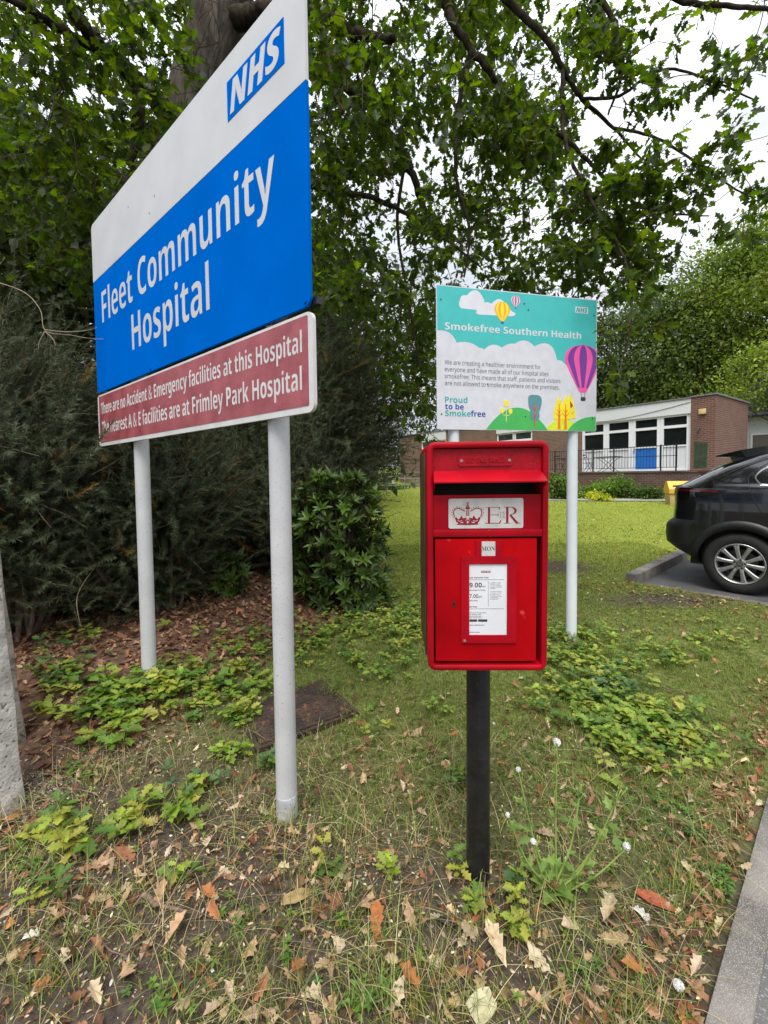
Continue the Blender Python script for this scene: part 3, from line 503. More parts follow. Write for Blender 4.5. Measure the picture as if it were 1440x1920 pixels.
# ------------------------------------------------------------------ concrete posts at the left edge
def conc(name, base, top, w_, d_, rz, m, label):
    e = bmesh.new(); box_bm(e, -w_, w_, -d_, d_, 0, 1, .012)
    Lh = np.linalg.norm(np.array(top)-np.array(base)); 
    for v in e.verts: v.co.z *= Lh
    bmesh.ops.subdivide_edges(e, edges=[x for x in e.edges if abs(x.verts[0].co.z-x.verts[1].co.z) > .3], cuts=12)
    for v in e.verts: v.co.x += .003*math.sin(v.co.z*17); v.co.y += .003*math.sin(v.co.z*13)
    o = obj(name, e, m, None, True); q = Vector(np.array(top)-np.array(base)).to_track_quat('Z', 'Y'); o.matrix_world = Matrix.Translation(base) @ q.to_matrix().to_4x4() @ Matrix.Rotation(rz, 4, 'Z')
    return tag(o, label, 'post')
g = ground_at(2, 1530); conc('concrete_post', (g[0]-.045, g[1]+.04, g[2]-.12), (g[0]-.125, g[1]+.05, g[2]+1.05), .085, .07, R_(68), M['concrete'], 'pale rough concrete post leaning at the left edge of the verge')
g = np.array(at(37, 1222, 2.15)); g[2] = float(gz(g[0], g[1])); conc('concrete_post', (g[0]-.085, g[1], g[2]-.1), (g[0]-.235, g[1]+.03, g[2]+1.25), .085, .07, R_(60), M['concrete_dark'], 'dark stained concrete post leaning behind the pale one by the gorse')
# ------------------------------------------------------------------ manhole cover
g = ground_at(552, 1335); e = empty('access_cover', (g[0], g[1], g[2]+.012), R_(34), 'rusty brown steel access cover sunk in the grass behind the sign post', 'cover')
bm = bmesh.new(); box_bm(bm, -.27, .27, -.215, .215, -.03, .01, .004); obj('plate', bm, M['rust'], e, True)
bm = bmesh.new()
for a in range(14):
    for b in range(11):
        x, y = -.245+a*.0375, -.19+b*.0375; s = 1 if (a+b) % 2 else -1
        v = [bm.verts.new((x+dx*.7071-s*dy*.7071, y+s*dx*.7071+dy*.7071, z)) for z in (.0095, .0135) for dx, dy in ((-.014, 0), (0, -.004), (.014, 0), (0, .004))]
        bm.faces.new(v[4:]); [bm.faces.new((v[i], v[(i+1) % 4], v[4+(i+1) % 4], v[4+i])) for i in range(4)]
obj('raised_tread', bm, M['rust'], e)
boxes('rim', [(-.30, .30, -.245, -.222, -.03, .004), (-.30, .30, .222, .245, -.03, .004), (-.30, -.277, -.2215, .2215, -.03, .004), (.277, .30, -.2215, .2215, -.03, .004)], M['rust'], e)
# ------------------------------------------------------------------ hospital building
FA = np.array([12.93, 18.0]); FD_ = np.array([-.58468629, .81125948]); FN = np.array([.81125948, .58468629])    # right corner, run to the left, away from us
# local frame: x = from the left end to the right end of the facade, -y toward us
FL = 19.9; org = FA+FD_*FL; rzb = math.atan2(-FD_[1], -FD_[0])
bd = empty('hospital_building', (org[0], org[1], 0), rzb, 'long low brick hospital wing with white window bands, flat roof and a blue door panel', 'building')
def ux(u): return FL-u
RT = 4.47
for b in [(ux(19.9), ux(17.26), 0, .3, .3, RT), (ux(14.63), ux(10.22), 0, .3, .3, RT), (ux(7.70), ux(4.78), 0, .3, .3, RT)]: boxes('brick_wall', [b], M['brick_brown'], bd)
boxes('corner_pier', [(ux(0), ux(-.85), -.06, 4.1, .3, 4.5)], M['brick'], bd)
box('pier_coping', ux(.03), ux(-.90), -.10, 4.15, 4.501, 4.56, M['slate'], bd)
for b in [(ux(17.255), ux(14.635), -.05, .2, 3.86, 4.46), (ux(10.215), ux(7.705), -.05, .2, 3.86, 4.46), (ux(4.775), ux(.003), -.05, .2, 3.86, 4.46)]: boxes('fascia', [b], M['fascia'], bd)
rf_ = box('roof', ux(19.92), ux(.003), -.09, 8.2, 4.472, 4.53, M['slate'], bd)
box('back_wall', ux(19.88), ux(.02), 7.7, 8, 0, 4.46, M['brick'], bd); box('end_wall', ux(19.89), ux(19.6), .31, 7.69, 0, 4.46, M['brick_brown'], bd)
def bay_(u0, u1, lower, door=False, extra=False):
    x0, x1 = ux(u1), ux(u0); fw = .07
    wn_ = boxes('window' if not door else 'door', [(x0, x0+fw, .02, .14, 1.46, 3.855), (x1-fw, x1, .02, .14, 1.46, 3.855), (x0+fw, x1-fw, .02, .14, 3.78, 3.855), (x0+fw, x1-fw, .02, .14, 3.30, 3.42), (x0+fw, x1-fw, .02, .14, lower-.06, lower), (x0+fw, x1-fw, .02, .14, 1.46, 1.54)], M['frame_white'], bd)
    boxes('pane', [(x0+fw+.002, x1-fw-.002, .075, .085, 3.422, 3.778), (x0+fw+.002, x1-fw-.002, .075, .085, lower+.002, 3.298)], M['glass'], wn_)
    box('infill_panel', x0+fw+.002, x1-fw-.002, .06, .1, 1.542, lower-.062, M['blue_door'] if door else M['fascia'], wn_)
    if door: box('handle', x0+.02, x0+.05, -.02, .018, 2.28, 2.5, M['rail'], wn_)
bay_(.10, 1.12, 2.56); bay_(1.24, 2.29, 2.56, True); bay_(2.44, 3.50, 2.53); bay_(3.62, 4.72, 2.53)
boxes('mullion', [(ux(1.238), ux(1.122), .03, .13, 1.46, 3.86), (ux(2.438), ux(2.292), .03, .13, 1.46, 3.86), (ux(3.618), ux(3.502), .03, .13, 1.46, 3.86), (ux(.098), ux(.003), .03, .13, 1.46, 3.86), (ux(4.775), ux(4.722), .03, .13, 1.46, 3.86)], M['frame_white'], bd)
for u0, u1 in ((7.72, 8.92), (8.98, 10.2), (14.65, 15.9), (15.96, 17.24)): bay_(u0, u1, 2.53)
boxes('interior_wall', [(ux(4.75), ux(.02), 1.5, 1.6, 1.4, 4.4), (ux(17.2), ux(7.8), 1.5, 1.6, 1.4, 4.4)], M['glass'], bd)
al = box('alarm_box', ux(-.30), ux(-.54), -.16, -.061, 3.76, 3.97, M['alarm'], bd, .01)
V, Q, T = tube_arr([(ux(-.30), -.065, 3.15), (ux(-.30), -.16, 3.2), (ux(-.30), -.2, 3.1), (ux(-.30), -.2, 2.95)], [.025, .025, .03, .05], 8); npm('lamp_bracket', V, Q, T, M['rail'], bd)
V, Q, T = tube_arr(curve([(ux(4.7), -.06, 3.98), (ux(3.6), -.065, 3.9), (ux(2.4), -.065, 3.97), (ux(1.0), -.065, 4.15), (ux(.02), -.065, 4.32)], 5), .009, 5); npm('cable', V, Q, T, M['rail'], bd)
# terrace, retaining wall
OFF = -1.6
tw = empty('retaining_wall', (org[0], org[1], 0), rzb, 'dark brick retaining wall below the terrace railing', 'wall')
box('brickwork', ux(8.2), ux(-1.25), OFF, OFF+.24, -.3, 1.38, M['brick_dark'], tw); box('coping', ux(8.22), ux(-1.27), OFF-.03, OFF+.26, 1.381, 1.445, M['brick_dark'], tw)
ter = box('terrace', ux(8.2), ux(-1.25), OFF+.245, -.065, .2, 1.44, M['path']); ter.location = (org[0], org[1], 0); ter.rotation_euler = (0, 0, rzb); tag(ter, kind='structure')
# railing
rl_ = empty('terrace_railing', (org[0], org[1], 0), rzb, 'black iron railing along the terrace in front of the blue door', 'railing'); ry = OFF+.1
xs0, xs1 = ux(5.9), ux(-.05)
boxes('rail_bar', [(xs0, xs1, ry-.015, ry+.015, 2.47, 2.50), (xs0, xs1, ry-.012, ry+.012, 2.05, 2.075), (xs0, xs1, ry-.012, ry+.012, 1.58, 1.605)], M['rail'], rl_)
for u in (.0, .55, 2.44, 3.39, 4.4, 5.33): box('upright', ux(u)-.022, ux(u)+.022, ry-.022, ry+.022, 1.446, 2.53, M['rail'], rl_)
boxes('baluster', [(x-.007, x+.007, ry-.0065, ry+.0065, 1.6, 2.48) for x in np.arange(xs0+.06, xs1, .125)], M['rail'], rl_).__setitem__('kind', 'stuff')
def bl(u, y, z=0): p = org+np.array([math.cos(rzb), math.sin(rzb)])*ux(u)+np.array([-math.sin(rzb), math.cos(rzb)])*y; return (p[0], p[1], z)
# bistro tables
def bistro(u0, u1, y, label):
    uc = (u0+u1)/2; t = empty('bistro_table', bl(uc, y, 1.44), rzb, label, 'table', 'folding tables on the terrace'); w_ = abs(u1-u0)/2
    bm = bmesh.new(); box_bm(bm, -w_, w_, -.3, .3, .68, .71, .008); obj('tabletop', bm, M['rail'], t, True)
    for yy in (-.22, .22):
        for sg in (-1, 1):
            V, Q, T = tube_arr(curve([(sg*w_*.8, yy, .68), (sg*w_*.35, yy, .5), (sg*.02, yy, .34), (sg*w_*.3, yy, .15), (sg*w_*.75, yy, .0)], 5), .012, 6); npm('leg', V, Q, T, M['rail'], t)
bistro(3.52, 2.46, -.9, 'black folding table on the terrace nearest the blue door')
bistro(5.2, 4.55, -.9, 'smaller black folding table on the terrace against the brick wall')
def chair(u, y, rz, label):
    t = empty('folding_chair', bl(u, y, 1.44), rzb+rz, label, 'chair', 'folding chairs on the terrace'); box('seat', -.19, .19, -.19, .19, .43, .455, M['rail'], t)
    for x in (-.17, .17):
        V, Q, T = tube_arr(curve([(x, -.22, 0), (x, 0, .4), (x, .2, .85)], 4), .011, 6); npm('leg', V, Q, T, M['rail'], t); V, Q, T = tube_arr([(x, .2, 0), (x, -.15, .44)], .011, 6); npm('leg', V, Q, T, M['rail'], t)
    boxes('backrest', [(-.17, .17, .15, .165, .7, .74), (-.17, .17, .18, .195, .8, .85)], M['rail'], t)
chair(3.9, -.95, R_(95), 'black folding chair left of the terrace table by the white post'); chair(5.5, -.9, R_(60), 'black folding chair at the far end of the terrace railing')
gt = empty('timber_gate', bl(-.62, OFF+.05, 1.446), rzb-R_(35), 'green stained timber screen at the right end of the terrace', 'gate'); 
boxes('board_panel', [(0+k*.135, .13+k*.135, 0, .02, .08, 1.1-k*.012) for k in range(5)], M['green_wood'], gt); boxes('rail', [(0, .67, .021, .05, .2, .28), (0, .67, .021, .05, .85, .93)], M['green_wood'], gt)
# annex with slate roof
p0 = at(1384, 790, 22.2); an = empty('annex', (p0[0], p0[1], 0), R_(-40), 'white fronted annex with a slate roof beyond the brick corner', 'building')
box('wall', 0, 9, 0, 5, .2, 4.2, M['fascia'], an); w_ = boxes('window', [(.5, .58, -.06, -.002, 2.0, 3.3), (2.7, 2.78, -.06, -.002, 2.0, 3.3), (.58, 2.7, -.06, -.002, 3.22, 3.3), (.58, 2.7, -.06, -.002, 2.0, 2.08), (1.6, 1.68, -.06, -.002, 2.08, 3.22)], M['frame_white'], an); box('pane', .581, 2.699, -.03, -.004, 2.081, 3.219, M['brown_glass'], w_)
npm('roof', [(-.3, -.3, 4.21), (9.3, -.3, 4.21), (9.3, 5.3, 4.21), (-.3, 5.3, 4.21), (1.2, 2.5, 7.3), (9.3, 2.5, 7.3)], [[0, 1, 5, 4], [2, 3, 4, 5], [0, 3, 2, 1]], [[3, 0, 4], [1, 2, 5]], M['slate'], an)
box('gutter', -.3, 9.3, -.42, -.31, 4.1, 4.2, M['rail'], an)
# grit bin
g = ground_at(1262, 946); gb = empty('grit_bin', (g[0]+.35, g[1], g[2]), R_(-20), 'yellow grit bin half hidden behind the parked car', 'bin')
slab('bin_body', [(-.45, 0), (.45, 0), (.48, .38), (-.48, .38)], -.3, .3, M['yellow_base'], gb)
bm = bmesh.new(); pf = [(-.34, .381), (.34, .381), (.34, .55), (.1, .78), (-.08, .78), (-.34, .52)]
a = [bm.verts.new((-.5, y, z)) for y, z in pf]; b = [bm.verts.new((.5, y, z)) for y, z in pf]; bm.faces.new(a); bm.faces.new(b[::-1]); [bm.faces.new((a[i], b[i], b[(i+1) % 6], a[(i+1) % 6])) for i in range(6)]
lid = obj('lid', bm, M['yellow'], gb)
# bollard light, low fence, railing on the far left
g = ground_at(737, 922); e = empty('bollard_light', (g[0], g[1], g[2]), 0, 'small black bollard light with a white head on the far lawn edge', 'light')
V, Q, T = tube_arr([(0, 0, -.1), (0, 0, .42)], .07, 14); npm('stem', V, Q, T, M['rail'], e, smooth=False); V, Q, T = tube_arr([(0, 0, .42), (0, 0, .68)], .075, 14); npm('lens', V, Q, T, M['fascia'], e); V, Q, T = tube_arr([(0, 0, .68), (0, 0, .72)], .08, 14); npm('cap', V, Q, T, M['rail_metal'], e)
g = at(770, 915, 26); gf = float(gz(g[0], g[1])); e = empty('low_fence', (g[0], g[1], gf), R_(-8), 'low weathered timber fence by the far brick wall', 'fence')
boxes('board_panel', [(k*.16, k*.16+.14, 0, .02, .08, .80) for k in range(16)], M['grey_wood'], e); boxes('rail', [(-.05, 2.6, -.05, -.002, .74, .84), (-.05, 2.6, -.05, -.002, .10, .18)], M['grey_wood'], e)
for k in range(3): box('fence_post', -.1+k*1.3, k*1.3-.0, -.12, -.052, -.2, .9, M['grey_wood'], e)
g = at(690, 915, 21); gf = float(gz(g[0], g[1])); e = empty('metal_railing', (g[0], g[1], gf), R_(38), 'thin dark metal railing in front of the shaded wood', 'railing')
boxes('rail_bar', [(0, 3.6, -.015, .015, z, z+.03) for z in (.35, .7, 1.02)], M['rail_metal'], e)
for k in range(4): box('upright', k*1.18, k*1.18+.04, -.02, .02, -.2, 1.06, M['rail_metal'], e)
# ------------------------------------------------------------------ car
CW = .895; wc = at(1386, 1058.2, 4.62); cz0 = .048
co = wc[:2]+BX*(CW-.005)
car = empty('parked_car', (co[0], co[1], cz0), -PHI, 'black sport utility car parked with its tail to the lawn', 'car')
LV = [(.20, -.30, 3.20, .72, .25), (.24, -.36, 3.28, .80, .3), (.34, -.52, 3.36, .85, .3), (.42, -.66, 3.40, .865, .3), (.50, -.755, 3.42, .875, .3), (.60, -.765, 3.42, .88, .3), (.70, -.76, 3.41, .885, .3), (.735, -.745, 3.40, .887, .3), (.79, -.685, 3.38, .888, .28), (.90, -.672, 3.30, .89, .28), (1.0, -.668, 3.10, .885, .28), (1.06, -.668, 2.6, .878, .28),
      (1.12, -.668, 2.25, .868, .27), (1.155, -.665, 2.17, .86, .26), (1.185, -.64, 2.1, .845, .24), (1.21, -.58, 2.04, .825, .24), (1.30, -.44, 1.86, .785, .26), (1.40, -.285, 1.64, .735, .28), (1.47, -.16, 1.46, .69, .3), (1.53, -.05, 1.28, .65, .3), (1.575, .06, 1.12, .60, .3), (1.605, .18, .98, .52, .3), (1.622, .34, .8, .38, .25)]
lz = np.array([l[0] for l in LV])
def lev(z): return [float(np.interp(z, lz, [l[k] for l in LV])) for k in range(1, 5)]
def outline(s0, s1, w_, r, n=7, m=10):      # plan outline, counter clockwise from the rear right
    P = []; r = min(r, w_*.95, (s1-s0)*.45); bow = .06
    def rear(y): return s0+bow*(y/w_)**2
    for cx, cy, a0 in ((s1-r, -w_+r, -90), (s1-r, w_-r, 0), (s0+r, w_-r, 90), (s0+r, -w_+r, 180)):
        for i in range(n+1): a = R_(a0+90*i/n); P.append((cx+r*math.cos(a), cy+r*math.sin(a)))
        if a0 == -90 or a0 == 90: 
            y0 = w_-r if a0 == -90 else None
        if a0 == 180: 
            for i in range(1, m): P.append((s0+r+(s1-s0-2*r)*i/m, -w_))
        if a0 == 0:
            for i in range(1, m): P.append((s1-r-(s1-s0-2*r)*i/m, w_))
    return P
def side_y(s, z):
    s0, s1, w_, r = lev(z); r = min(r, w_*.95, (s1-s0)*.45); d = max(s0+r-s, s-(s1-r), 0)
    return -(w_-r+math.sqrt(max(r*r-min(d, r*.999)**2, 0)))
zz = np.unique(np.concatenate([lz, np.linspace(.24, 1.58, 40)])); bm = bmesh.new(); rows = []
for z in zz: rows.append([bm.verts.new((x, y, z)) for x, y in outline(*lev(z))])
n = len(rows[0])
for a, b in zip(rows, rows[1:]):
    for i in range(n): bm.faces.new((a[i], a[(i+1) % n], b[(i+1) % n], b[i]))
bm.faces.new(rows[0][::-1]); bm.faces.new(rows[-1]); bmesh.ops.recalc_face_normals(bm, faces=bm.faces)
for f_ in bm.faces:
    c_ = f_.calc_center_median()
    if c_.z < .42 or (c_.x < -.38 and c_.z < .80) or c_.z < .5: f_.material_index = 1
body = obj('body', bm, [M['car'], M['plastic']], None, True)
def cutter(x):
    bm = bmesh.new(); bmesh.ops.create_cone(bm, cap_ends=True, segments=56, radius1=.395, radius2=.395, depth=3, matrix=Matrix.Translation((x, 0, .335)) @ Matrix.Rotation(math.pi/2, 4, 'X')); return obj('cutter', bm, M['plastic'])
for x in (0, 2.56):
    c_ = cutter(x); md = body.modifiers.new('b', 'BOOLEAN'); md.operation = 'DIFFERENCE'; md.object = c_; md.solver = 'EXACT'
    bpy.context.view_layer.update(); me = bpy.data.meshes.new_from_object(body.evaluated_get(bpy.context.evaluated_depsgraph_get())); body.modifiers.clear(); body.data = me; bpy.data.objects.remove(c_)
body.parent = car; body.data.set_sharp_from_angle(angle=R_(30))
box('inner_well', -.5, 3.1, -.62, .62, .24, .9, M['plastic'], car)
def patch(name, cols, m, off=.004, par=car, nz_=5, both=True, sub=4):      # cols: (s, z low, z high) along the side
    cs = np.array(cols, float); t = np.linspace(0, len(cs)-1, (len(cs)-1)*sub+1); C = np.stack([np.interp(t, range(len(cs)), cs[:, k]) for k in range(3)], 1); 
    for sg in ((1, -1) if both else (1,)):
        V = []; A = Acc()
        for s, a, b in C:
            for q in np.linspace(0, 1, nz_): z = a+(b-a)*q; V.append((s, sg*(side_y(s, z)-off), z))
        Q = [[i*nz_+j, (i+1)*nz_+j, (i+1)*nz_+j+1, i*nz_+j+1] for i in range(len(C)-1) for j in range(nz_-1)]; A.add(V, Q); A.build(name, m, par, True)
def ring(name, xc, r0, r1, a0, a1, m, off, n=30):
    for sg in (1, -1):
        V = []; A = Acc()
        for i in range(n+1):
            a = R_(a0+(a1-a0)*i/n)
            for k, (r, o_) in enumerate(((r0, .012), (r0, off), (r0*.5+r1*.5, off+.008), (r1-.015, off), (r1, .0))): z = max(.21, .335+r*math.sin(a)); s = xc+r*math.cos(a); V.append((s, sg*(side_y(s, z)-o_), z))
        A.add(V, [[i*5+j, (i+1)*5+j, (i+1)*5+j+1, i*5+j+1] for i in range(n) for j in range(4)])
        A.build(name, m, car, True)
for x in (0, 2.56): ring('arch_cladding', x, .385, .475, -12, 192, M['plastic'], .016)
patch('sill_cladding', [(.44, .22, .40), (2.12, .22, .40)], M['plastic'], .014)
patch('tail_light', [(-.66, 1.045, 1.165), (-.58, 1.035, 1.165), (-.45, 1.055, 1.165), (-.28, 1.085, 1.155), (-.17, 1.115, 1.14)], M['gloss_black'], .008)
patch('light_strip', [(-.60, 1.128, 1.146), (-.40, 1.122, 1.142), (-.20, 1.122, 1.136)], M['red_lens'], .0125)
patch('rear_pillar', [(-.56, 1.165, 1.215), (-.45, 1.165, 1.285), (-.26, 1.17, 1.405), (-.235, 1.235, 1.43), (-.10, 1.33, 1.468), (.05, 1.425, 1.475)], M['gloss_black'], .005)
patch('side_window', [(.12, 1.275, 1.295), (.15, 1.23, 1.335), (.24, 1.205, 1.40), (.5, 1.195, 1.455), (.9, 1.19, 1.47), (1.3, 1.185, 1.445), (1.62, 1.18, 1.33), (1.85, 1.175, 1.20)], M['car_glass'], .006)
patch('window_trim', [(.15, 1.195, 1.215), (.5, 1.180, 1.194), (1.0, 1.175, 1.189), (1.9, 1.16, 1.175)], M['chrome'], .006)
def seam(name, pts, w_=.007, m='slot_black', off=.003):
    P = curve([(s, 0, z) for s, z in pts], 6); V = []
    T = np.gradient(P, axis=0); T /= np.linalg.norm(T, axis=1)[:, None]
    for sg in (1, -1):
        V = []; A = Acc()
        for p, t in zip(P, T):
            for e_ in (-w_/2, w_/2): s, z = p[0]-t[2]*e_, p[2]+t[0]*e_; V.append((s, sg*(side_y(s, z)-off), z))
        A.add(V, [[i*2, i*2+2, i*2+3, i*2+1] for i in range(len(P)-1)])
        A.build(name, M[m], car)
seam('door_seam', [(.36, 1.53), (.18, 1.42), (.06, 1.30), (.062, 1.20), (.12, 1.02), (.22, .82)]); seam('door_seam', [(1.02, 1.52), (1.06, 1.2), (1.05, .8), (1.03, .42)]); seam('bumper_seam', [(-.42, 1.03), (-.34, .93), (-.27, .86)], .005)
seam('window_trim', [(.26, 1.425), (.16, 1.365), (.112, 1.30), (.118, 1.26), (.155, 1.215), (.24, 1.195)], .016, 'chrome', .009); seam('roof_seam', [(-.235, 1.265), (-.1, 1.345), (.05, 1.425), (.2, 1.49), (.45, 1.545), (.8, 1.56)], .008, 'slot_black', .011)
patch('door_handle', [(.30, 1.05, 1.08), (.50, 1.055, 1.085)], M['car'], .03)
def rearpatch(name, zs_, hw, m, off):
    V = []; nn = 13
    for z, h in zip(zs_, hw):
        s0, s1, w_, r = lev(z)
        for q in np.linspace(-1, 1, nn):
            y = q*h; r_ = min(r, w_*.95); d = max(abs(y)-(w_-r_), 0); s = s0+r_-math.sqrt(max(r_*r_-min(d, r_*.99)**2, 0)); V.append((s-off, y, z+.3*off))
    return npm(name, V, [[i*nn+j, i*nn+j+1, (i+1)*nn+j+1, (i+1)*nn+j] for i in range(len(zs_)-1) for j in range(nn-1)], None, m, car, smooth=True)
rearpatch('rear_window', np.linspace(1.215, 1.475, 9), np.linspace(.70, .60, 9), M['car_glass'], .006)
rearpatch('tail_light', [1.06, 1.10, 1.15], [.80, .80, .80], M['gloss_black'], .006)
bm = bmesh.new(); pf = [(-.285, 1.522), (-.28, 1.536), (-.05, 1.592), (.14, 1.622), (.26, 1.626), (.22, 1.56), (.0, 1.508)]      # spoiler
a = [bm.verts.new((x, -.60+.04*(x < -.1), z)) for x, z in pf]; b = [bm.verts.new((x, .60-.04*(x < -.1), z)) for x, z in pf]; bm.faces.new(a); bm.faces.new(b[::-1]); [bm.faces.new((a[i], b[i], b[(i+1) % 7], a[(i+1) % 7])) for i in range(7)]
obj('spoiler', bm, M['car'], car)
for sg in (-1, 1): slab('spoiler_fin', [(-.15, 1.532), (.02, 1.54), (.16, 1.58), (.10, 1.47), (-.13, 1.47)], sg*.565-.012, sg*.565+.012, M['gloss_black'], car)
box('tailgate_lip', -.70, -.60, -.62, .62, 1.165, 1.185, M['car'], car, .008)
V, Q, T = tube_arr([(-.56, .12, 1.215), (-.40, -.25, 1.335)], .009, 6); npm('rear_wiper', V, Q, T, M['plastic'], car)
for sg in (-1, 1): V, Q, T = tube_arr(curve([(.27, sg*.50, 1.60), (.34, sg*.52, 1.645), (.9, sg*.55, 1.655), (1.2, sg*.54, 1.59)], 5), .014, 8); npm('roof_rail', V, Q, T, M['plastic'], car)
V, Q, T = tube_arr([(-.30, -.42, .27), (-.45, -.42, .27)], .03, 10); npm('exhaust', V, Q, T, M['alloy'], car)
TR, TWd = .336, .215
def wheel(x, sg):
    w_ = empty('wheel', (x, sg*(CW-.01-TWd/2), TR)); w_.parent = car; w_.rotation_euler = (0, R_(9), 0 if sg < 0 else math.pi); yo = -TWd/2
    prof = [(.215, .17), (.222, .012), (.235, .002), (.27, -.004), (.305, .004), (.325, .022), (.336, .05), (.336, TWd-.05), (.325, TWd-.02), (.27, TWd), (.215, TWd-.02)]; A = Acc(); n_ = 64; V = []
    for r, y in prof:
        for k in range(n_): a = 2*math.pi*k/n_; V.append((r*math.cos(a), yo+y, r*math.sin(a)))
    m_ = len(prof); A.add(V, [[i*n_+k, i*n_+(k+1) % n_, (i+1)*n_+(k+1) % n_, (i+1)*n_+k] for i in range(m_-1) for k in range(n_)]); t = A.build('tyre', M['tyre'], w_, True)
    gv = Acc()
    for k in range(72):
        a = 2*math.pi*k/72; c, s = math.cos(a), math.sin(a)
        for y0 in (.045, .125):
            V = [((TR+dr)*math.cos(a+da), yo+y, (TR+dr)*math.sin(a+da)) for dr in (-.002, .004) for y, da in ((y0, -.02), (y0+.055, -.01), (y0+.055, .02), (y0, .01))]; gv.add(V, [[4, 5, 6, 7], [0, 1, 5, 4], [1, 2, 6, 5], [2, 3, 7, 6], [3, 0, 4, 7]])
    gv.build('tread', M['tyre'], w_)
    prof = [(.195, .15), (.208, .03), (.222, .012), (.224, .004), (.214, .002), (.207, .012), (.198, .03)]; V = []; A = Acc()
    for r, y in prof:
        for k in range(n_): a = 2*math.pi*k/n_; V.append((r*math.cos(a), yo+y, r*math.sin(a)))
    A.add(V, [[i*n_+k, i*n_+(k+1) % n_, (i+1)*n_+(k+1) % n_, (i+1)*n_+k] for i in range(len(prof)-1) for k in range(n_)]); rim = A.build('rim', M['alloy'], w_, True)
    bm = bmesh.new()
    for k in range(5):
        for da, wa, wb in ((-15, .021, .030), (17, .021, .030)):
            a0 = R_(72*k+90+da*.55); a1 = R_(72*k+90+da*1.08)
            P0, P1 = np.array([.035*math.cos(a0), .035*math.sin(a0)]), np.array([.212*math.cos(a1), .212*math.sin(a1)]); d = (P1-P0)/np.linalg.norm(P1-P0); nn = np.array([-d[1], d[0]])
            st = [(0, wa, .018), (.35, wa*.8, .012), (.75, wb*.7, .010), (1, wb, .012)]; prev = None
            for t_, h, y in st:
                c = P0+(P1-P0)*t_; ring_ = [bm.verts.new((c[0]+nn[0]*o_, yo+yy, c[1]+nn[1]*o_)) for o_, yy in ((-h, y+.03), (-h, y+.006), (-h*.55, y), (h*.55, y), (h, y+.006), (h, y+.03))]
                if prev: [bm.faces.new((prev[i], prev[i+1], ring_[i+1], ring_[i])) for i in range(5)]
                prev = ring_
    bmesh.ops.recalc_face_normals(bm, faces=bm.faces); sp = obj('spokes', bm, M['alloy'], w_, False)
    V, Q, T = tube_arr([(0, yo+.06, 0), (0, yo+.016, 0), (0, yo+.013, 0)], [.062, .058, .05], 28); npm('hub', V, Q, T, M['alloy'], w_)
    V, Q, T = tube_arr([(0, yo+.02, 0), (0, yo+.009, 0)], .03, 24); cp = npm('centre_cap', V, Q, T, M['alloy_dark'], w_)
    em = Acc()
    for rx, rz, oz in ((.022, .015, 0), (.008, .014, 0), (.014, .006, .007)):
        q = [(rx*math.cos(a), yo+.0075, oz+rz*math.sin(a)) for a in np.linspace(0, 2*math.pi, 25)]; V, Q, T = tube_arr(q, .0022, 5, False); em.add(V, Q)
    em.build('emblem', M['alloy'], cp)
    for k in range(5):
        a = R_(72*k+90); V, Q, T = tube_arr([(.047*math.cos(a), yo+.03, .047*math.sin(a)), (.047*math.cos(a), yo+.010, .047*math.sin(a))], [.012, .011], 12); npm('wheel_nut', V, Q, T, M['alloy_dark'], w_)
    V, Q, T = tube_arr([(0, yo+.09, 0), (0, yo+.075, 0)], .15, 32); npm('brake_disc', V, Q, T, M['alloy_dark'], w_)
for x in (0, 2.56): wheel(x, -1); wheel(x, 1)
# ------------------------------------------------------------------ leaves and plants: templates and scattering
def leaf_t(ys, ws, fold=.25, curl=.12, lobed=True):       # a leaf along +y, length 1, folded at the midrib
    ys = np.array(ys); ws = np.array(ws); k = len(ys); z = -curl*ys**2
    Lf = np.stack([-ws, ys, z+fold*ws], 1); Md = np.stack([0*ys, ys, z], 1); Rt = np.stack([ws, ys+.0, z+fold*ws], 1)
    V = np.concatenate([Lf, Md, Rt]); Q = []
    for i in range(k-1): Q += [[i, k+i, k+i+1, i+1], [k+i, 2*k+i, 2*k+i+1, k+i+1]]
    return V, np.array(Q)
OAK = leaf_t([0, .12, .24, .33, .47, .57, .72, .82, 1], [.015, .04, .20, .10, .30, .15, .31, .14, .02])
OAKJ = leaf_t([0, .15, .3, .42, .62, .7, 1], [.015, .04, .25, .14, .34, .16, .03])
PLAIN = leaf_t([0, .2, .5, .8, 1], [.02, .16, .22, .13, .01], .3, .18)
BLADE_L = leaf_t([0, .15, .4, .7, 1], [.03, .11, .17, .12, .01], .25, .22)
SIMPLE = leaf_t([0, .5, 1], [.03, .30, .02], .2, .1)
CURLED = [leaf_t([0, .12, .26, .35, .48, .58, .72, .82, 1], [.015, .04, .19, .12, .27, .17, .27, .13, .02], f_, c_) for f_, c_ in ((.7, .5), (-.5, -.35), (1.1, -.4), (.25, .7))]
def frames(D, Nn):                     # rotation matrices whose y axis is D and whose z axis is near Nn
    D = D/(np.linalg.norm(D, axis=1)[:, None]+1e-9); X = np.cross(D, Nn); X /= np.linalg.norm(X, axis=1)[:, None]+1e-9; Z = np.cross(X, D)
    return np.stack([X, D, Z], 2)
def scatter(A, T, P, R, S, C):
    V, Q = T; P = np.asarray(P); N = len(P)
    if N == 0: return
    W = np.einsum('nij,kj->nki', R, V)*np.asarray(S).reshape(-1, 1, 1)+P[:, None]
    A.add(W.reshape(-1, 3), (Q[None]+(np.arange(N)*len(V))[:, None, None]).reshape(-1, 4), None, np.repeat(np.asarray(C), len(V), axis=0))
def rdir(n): v = rng.normal(size=(n, 3)); return v/np.linalg.norm(v, axis=1)[:, None]
